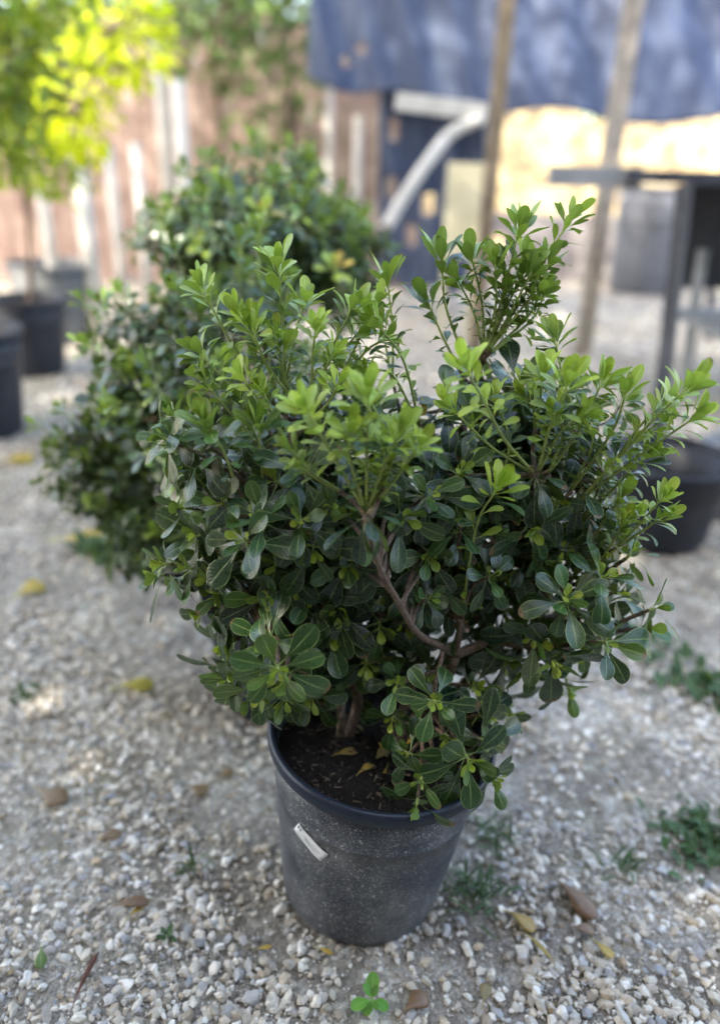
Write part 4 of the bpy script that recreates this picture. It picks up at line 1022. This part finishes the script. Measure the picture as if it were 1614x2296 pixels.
# curved pale brace
a_ = [P(886, 226, 4.6), P(1090, 252, 4.6)]; g = Geo(); ax_ = nz(a_[1] - a_[0]); sd_ = np.array([0, 1., 0]); up_ = np.cross(ax_, sd_)
g.box((a_[0] + a_[1]) / 2, (np.linalg.norm(a_[1] - a_[0]), .05, .085), rot=np.stack([ax_, sd_, up_], 1))
br = empty('braced_plank', tuple(P(892, 228, 4.6)))
g.obj('plank', M_white, br, br.location[:], smooth=False)
g = Geo(); g.tube(catmull([P(1080, 265, 4.6), P(1010, 300, 4.58), P(950, 375, 4.5), P(900, 450, 4.45), P(865, 510, 4.4)], 8), .034, 14)
g.obj('brace', M_white, br, br.location[:])
tag(br, 'pale plank with a curved slanting brace fixed to the brown post', 'plank')

# bright cream drum / panel under the arm
pa, pb = P(1004, 365, 5.6), P(1086, 365, 5.6); p = (pa + pb) / 2; w_ = pb[0] - pa[0]; g = Geo()
g.box((p[0], 5.6, p[2] - .30), (w_, .04, .60)); g.box((p[0] - w_ * .4, 5.6, p[2] / 2 - .3), (.04, .03, p[2] - .598)); g.box((p[0] + w_ * .4, 5.6, p[2] / 2 - .3), (.04, .03, p[2] - .598))
o = g.obj('cream_board', M_cream, None, (p[0], 5.6, 0), smooth=False); tag(o, 'cream upright board between the curved pale brace and the brown post', 'board')

# nursery bench right
bc = P(1600, 400, 3.6)
ztop = bc[2]
bench = empty('nursery_bench', (bc[0], 3.5, 0)); bo = bench.location[:]
xl = P(1225, 400, 4.1)[0]; xr = 3.2
g = Geo(); g.box(((P(1420, 400, 3.9)[0] + xr) / 2, 4.1, ztop), (xr - P(1420, 400, 3.9)[0], 1.0, .05)); g.obj('bench_top', M_dark, bench, bo, smooth=False)
g = Geo(); g.box(((xl + P(1425, 405, 4.1)[0]) / 2, 4.05, ztop - .01), (P(1425, 405, 4.1)[0] - xl, .07, .09)); g.obj('front_rail', M_grey, bench, bo, smooth=False)
for (x, y, tx, ty) in [(1472, 985, 1532, 430), (1590, 760, 1600, 430)]:
    b = G(x, y); t_ = P(tx, ty, b[1] + .15); g = Geo(); t_[2] = ztop - .03
    g.tube([b, t_], .038, 4); g.obj('leg', M_dark, bench, bo, smooth=False)
for (x, y, tx, ty) in [(1530, 880, 1575, 560)]:
    b = G(x, y); t_ = P(tx, ty, b[1] + .15); g = Geo(); g.tube([b, t_], .035, 4); g.obj('brace', M_grey, bench, bo, smooth=False)
g = Geo(); g.box(((P(1545, 400, 4.5)[0] + xr) / 2, 4.5, ztop - .30), (xr - P(1545, 400, 4.5)[0], .03, .55)); g.obj('bench_shade_panel', M_dark, bench, bo, smooth=False)  # dark panel added to give the shaded underside of the bench
g = Geo(); g.box(((P(1560, 640, 4.2)[0] + xr) / 2, 4.15, .42), (xr - P(1560, 640, 4.2)[0], .7, .04)); g.obj('lower_shelf', M_grey, bench, bo, smooth=False)
tag(bench, 'tall dark nursery bench with slanting legs at the right edge', 'bench')

# sunlit bank behind the net
def bank_material():
    m, nt, b, n, l = mat('dry_straw_bank'); co = objco(nt)
    c = ramp(nt, noise(nt, 3.5, 6, .7, co), [(.34, (.03, .028, .018)), (.45, (.15, .11, .06)), (.56, (.31, .25, .13)), (.8, (.42, .37, .23))])
    l.new(c, b.inputs['Base Color']); b.inputs['Roughness'].default_value = .95
    bump(nt, b, noise(nt, 12, 5, .7, co), .6, .05); return m
def bankz(X, Y):
    t_ = np.clip((Y - 9.6) / 2.2, 0, 1); return (t_ * t_ * (3 - 2 * t_)) * (1.9 + .25 * np.sin(X * 1.3) + .12 * np.sin(X * 4.1 + Y * 3)) - .02
sheet('hillside', .3, 14, 9.5, 24, 120, 90, bankz, bank_material())

g = Geo(); xa, xb = P(1095, 500, 9.)[0], 9.  # blocks added in place of shaded ground, the shade given by their grey
for i, (h_, dz_) in enumerate([(.22, .0), (.22, .235), (.21, .47)]):
    x = xa + (.0 if i % 2 == 0 else .2)
    while x < xb:
        g.box((x + .195, 9., h_ / 2 + dz_), (.385, .18, h_)); x += .40
tag(g.obj('shaded_ground_wall', simple('shaded_ground_grey', (.17, .16, .165), (.30, .28, .28), 7, .9, .3), None, (xa, 9., 0), smooth=False), 'low grey blocks standing in for shaded ground before the sunlit bank', 'wall')
# rendered wall / boards at the back left
def fence():
    f = empty('board_fence', (-2.2, 8.0, 0)); fo = f.location[:]; g2 = np.random.default_rng(4)
    g = Geo(); x = -8.
    while x < .35:
        w_ = g2.uniform(.11, .17); g.box((x + w_ / 2, 8.0 + g2.uniform(0, .02), 1.15 + g2.uniform(-.05, .05)), (w_ - .006, .025, 2.3)); x += w_
    g.obj('boards', M_terra, f, fo, smooth=False)
    g = Geo()
    for z in (.5, 1.7): g.box((-3.8, 8.06, z), (8.2, .05, .09))
    g.obj('rails', M_wood_grey, f, fo, smooth=False)
    return tag(f, 'pale pinkish board fence behind the potted trees on the left', 'fence')
fence()
SL = ['tallest white stake before the pinkish fence, right of the lit leaves', 'thick white stake just right of the tallest stake', 'thick white stake under the lit leaves of the potted tree', 'thin white stake between the grey tub and the tall stakes', 'thin white stake just left of the tallest stake', 'white stake nearest the left edge, above the pots', 'thin white stake near the middle, left of the dark blue sheet', 'thin white stake beside the dark blue sheet', 'thin pale stake behind the rounded shrub top']
for i, (px, yb, yt, Yd) in enumerate([(340, 560, -50, 7.), (395, 600, 180, 6.4), (170, 620, 335, 5.2), (240, 600, 330, 6.0), (300, 590, 320, 6.), (90, 600, 420, 5.2), (800, 560, 260, 6.8), (860, 600, 240, 7.2), (735, 400, 150, 7.2)]):
    b = P(px, yb, Yd); t_ = P(px + 3, yt, Yd); g = Geo(); b[0] = t_[0]; b[2] = -.02
    g.tube([b, t_], .052 if i in (0, 1, 2) else .035, 10)
    o = g.obj('stake', M_white, None, tuple(b)); tag(o, SL[i], 'stake', 'white stakes before the fence')

# trees behind
def bgtree(x, Yd, h, blobs, seed, label):
    rt_ = empty('tree', (x, Yd, 0)); tree(rt_, (x, Yd), h * .6, .05, [(np.array(b[:3]), b[3], b[4], b[5]) for b in blobs], M_tree, seed, leafL=.12)
    tag(rt_, label, 'tree', 'small trees before the fence')
c = P(480, 60, 7.0); bgtree(c[0], 7.0, 3.0, [(c[0], 7.0, c[2] + .1, (.6, .4, .5), 420, .5), (c[0] + .3, 7.0, c[2] - .5, (.35, .3, .4), 90, .5), (c[0] + .1, 7., c[2] + .7, (.7, .4, .5), 300, .6)], 301, 'loose leafy tree hanging over the top centre left of the shade net')
c = P(650, 100, 7.3); bgtree(c[0], 7.3, 3.0, [(c[0], 7.3, c[2] + .2, (.4, .4, .7), 240, .45), (c[0], 7.3, c[2] - .8, (.25, .25, .5), 110, .35)], 302, 'darker thin tree at the left border of the shade net')
# far wood closing the view
g2 = np.random.default_rng(77); Lv = Leaves(77)
for i in range(12000):
    x_ = g2.uniform(-10, 12); top = 7.4 + .9 * math.sin(x_ * 1.1) + .5 * math.sin(x_ * 3.3); z_ = top * g2.random() ** .8
    d = nz(g2.normal(0, 1, 3)); ll = g2.uniform(.25, .45); clump = math.sin(x_ * 2.3 + z_ * 1.7) + math.sin(x_ * 5.1 - z_ * 3.9)
    Lv.add(np.array([x_, 25. + .6 * clump + g2.normal(0, .5), z_]), d, np.array([0, -1, .8]) + g2.normal(0, .6, 3), ll, ll * .6, .5, np.clip(.5 + .25 * clump, 0, 1), 0, 0, .2, .1)
tag(Lv.build('woodland', M_tree, None, (0, 25, 0), low=True, kshape=.7), 'far leafy wood closing the yard behind the fence and net', 'woodland', kind='stuff')

# ---- unseen board wall with a top, added behind the viewer to block sky light
g = Geo(); x = -6.
while x < 6.:
    g.box((x + .15, -1.7, 1.7), (.29, .04, 3.4)); x += .3
sky_blocker = empty('sky_blocker', (0, -1.8, 0)); g.obj('blocker_boards', M_wood, sky_blocker, sky_blocker.location[:], smooth=False)
g = Geo(); g.box((0, -2.9, 3.5), (12.6, 2.8, .12)); g.obj('blocker_top', M_dark, sky_blocker, sky_blocker.location[:], smooth=False)
tag(sky_blocker, 'added unseen board wall behind the viewer, blocking sky light', 'sky_blocker')
# ---- unseen trees added to shade foreground and background, crowns placed towards the sun
RAYS = [(P(160, 240, 4.1), .26), (P(280, 60, 4.1), .28), (G(500, 1685), .13), (G(570, 1720), .11), (P(610, 1510, .82), .05)]  # gaps cut in the added crowns so sun reaches these spots
def added_shade_tree(label, tgt, dist, base, rx, ry, nclump, nleaf, seed):
    c0 = np.array(tgt) + SUN * dist
    rt_ = empty('added_shade_tree', (*base, 0)); o_ = rt_.location[:]
    St = Geo(); b = np.array([*base, 0.]); low = c0 - np.array([0, 0, 1.2])
    St.tube(catmull([b, b + np.array([.1, .1, 1.8]), low], 8), np.linspace(.24, .11, 17), 12)
    trunk = St.obj('trunk', M_bark, rt_, o_); g2 = np.random.default_rng(seed); Br = Geo(); Q = []
    x, y, a = frame(SUN)
    for i in range(nclump):
        th = g2.uniform(0, 6.28); r_ = g2.random() ** .5
        c = c0 + (x * math.cos(th) * rx + y * math.sin(th) * ry) * r_ + a * g2.normal(0, .45)
        if i % 5 == 0: Br.tube(catmull([low, (c0 + c) / 2 - np.array([0, 0, .6]), c], 4), np.linspace(.05, .012, 9), 6)
        Q.append(c + g2.normal(0, .26, (nleaf, 3)))
    Q = np.concatenate(Q); keep = np.ones(len(Q), bool)
    for t_, rad in RAYS:
        dd = Q - t_; along = dd @ SUN; keep &= np.linalg.norm(dd - along[:, None] * SUN, axis=1) > rad + .07
    Lv = Leaves(seed)
    for q in Q[keep]:
        d = nz(g2.normal(0, 1, 3)); ll = g2.uniform(.14, .24)
        Lv.add(q, d, g2.normal(0, 1, 3) + np.array([0, 0, 1.4]), ll, ll * .5, .5, g2.uniform(.1, .6), 0, 0, .2, .1)
    Br.obj('limbs', M_bark, trunk, o_); Lv.build('crown', M_tree, rt_, o_, low=True, kshape=.7)
    tag(rt_, label, 'tree')
added_shade_tree('added unseen leafy tree behind the viewer, put there to shade the pots', (.25, 1.4, .4), 7.6, (-4.3, -1.0), 3.9, 3.0, 290, 75, 401)
added_shade_tree('added unseen tree at the left of the yard, put there to shade the fence and net', (-.3, 6.6, 1.2), 9.0, (-6.5, 2.0), 5.0, 2.3, 200, 48, 402)
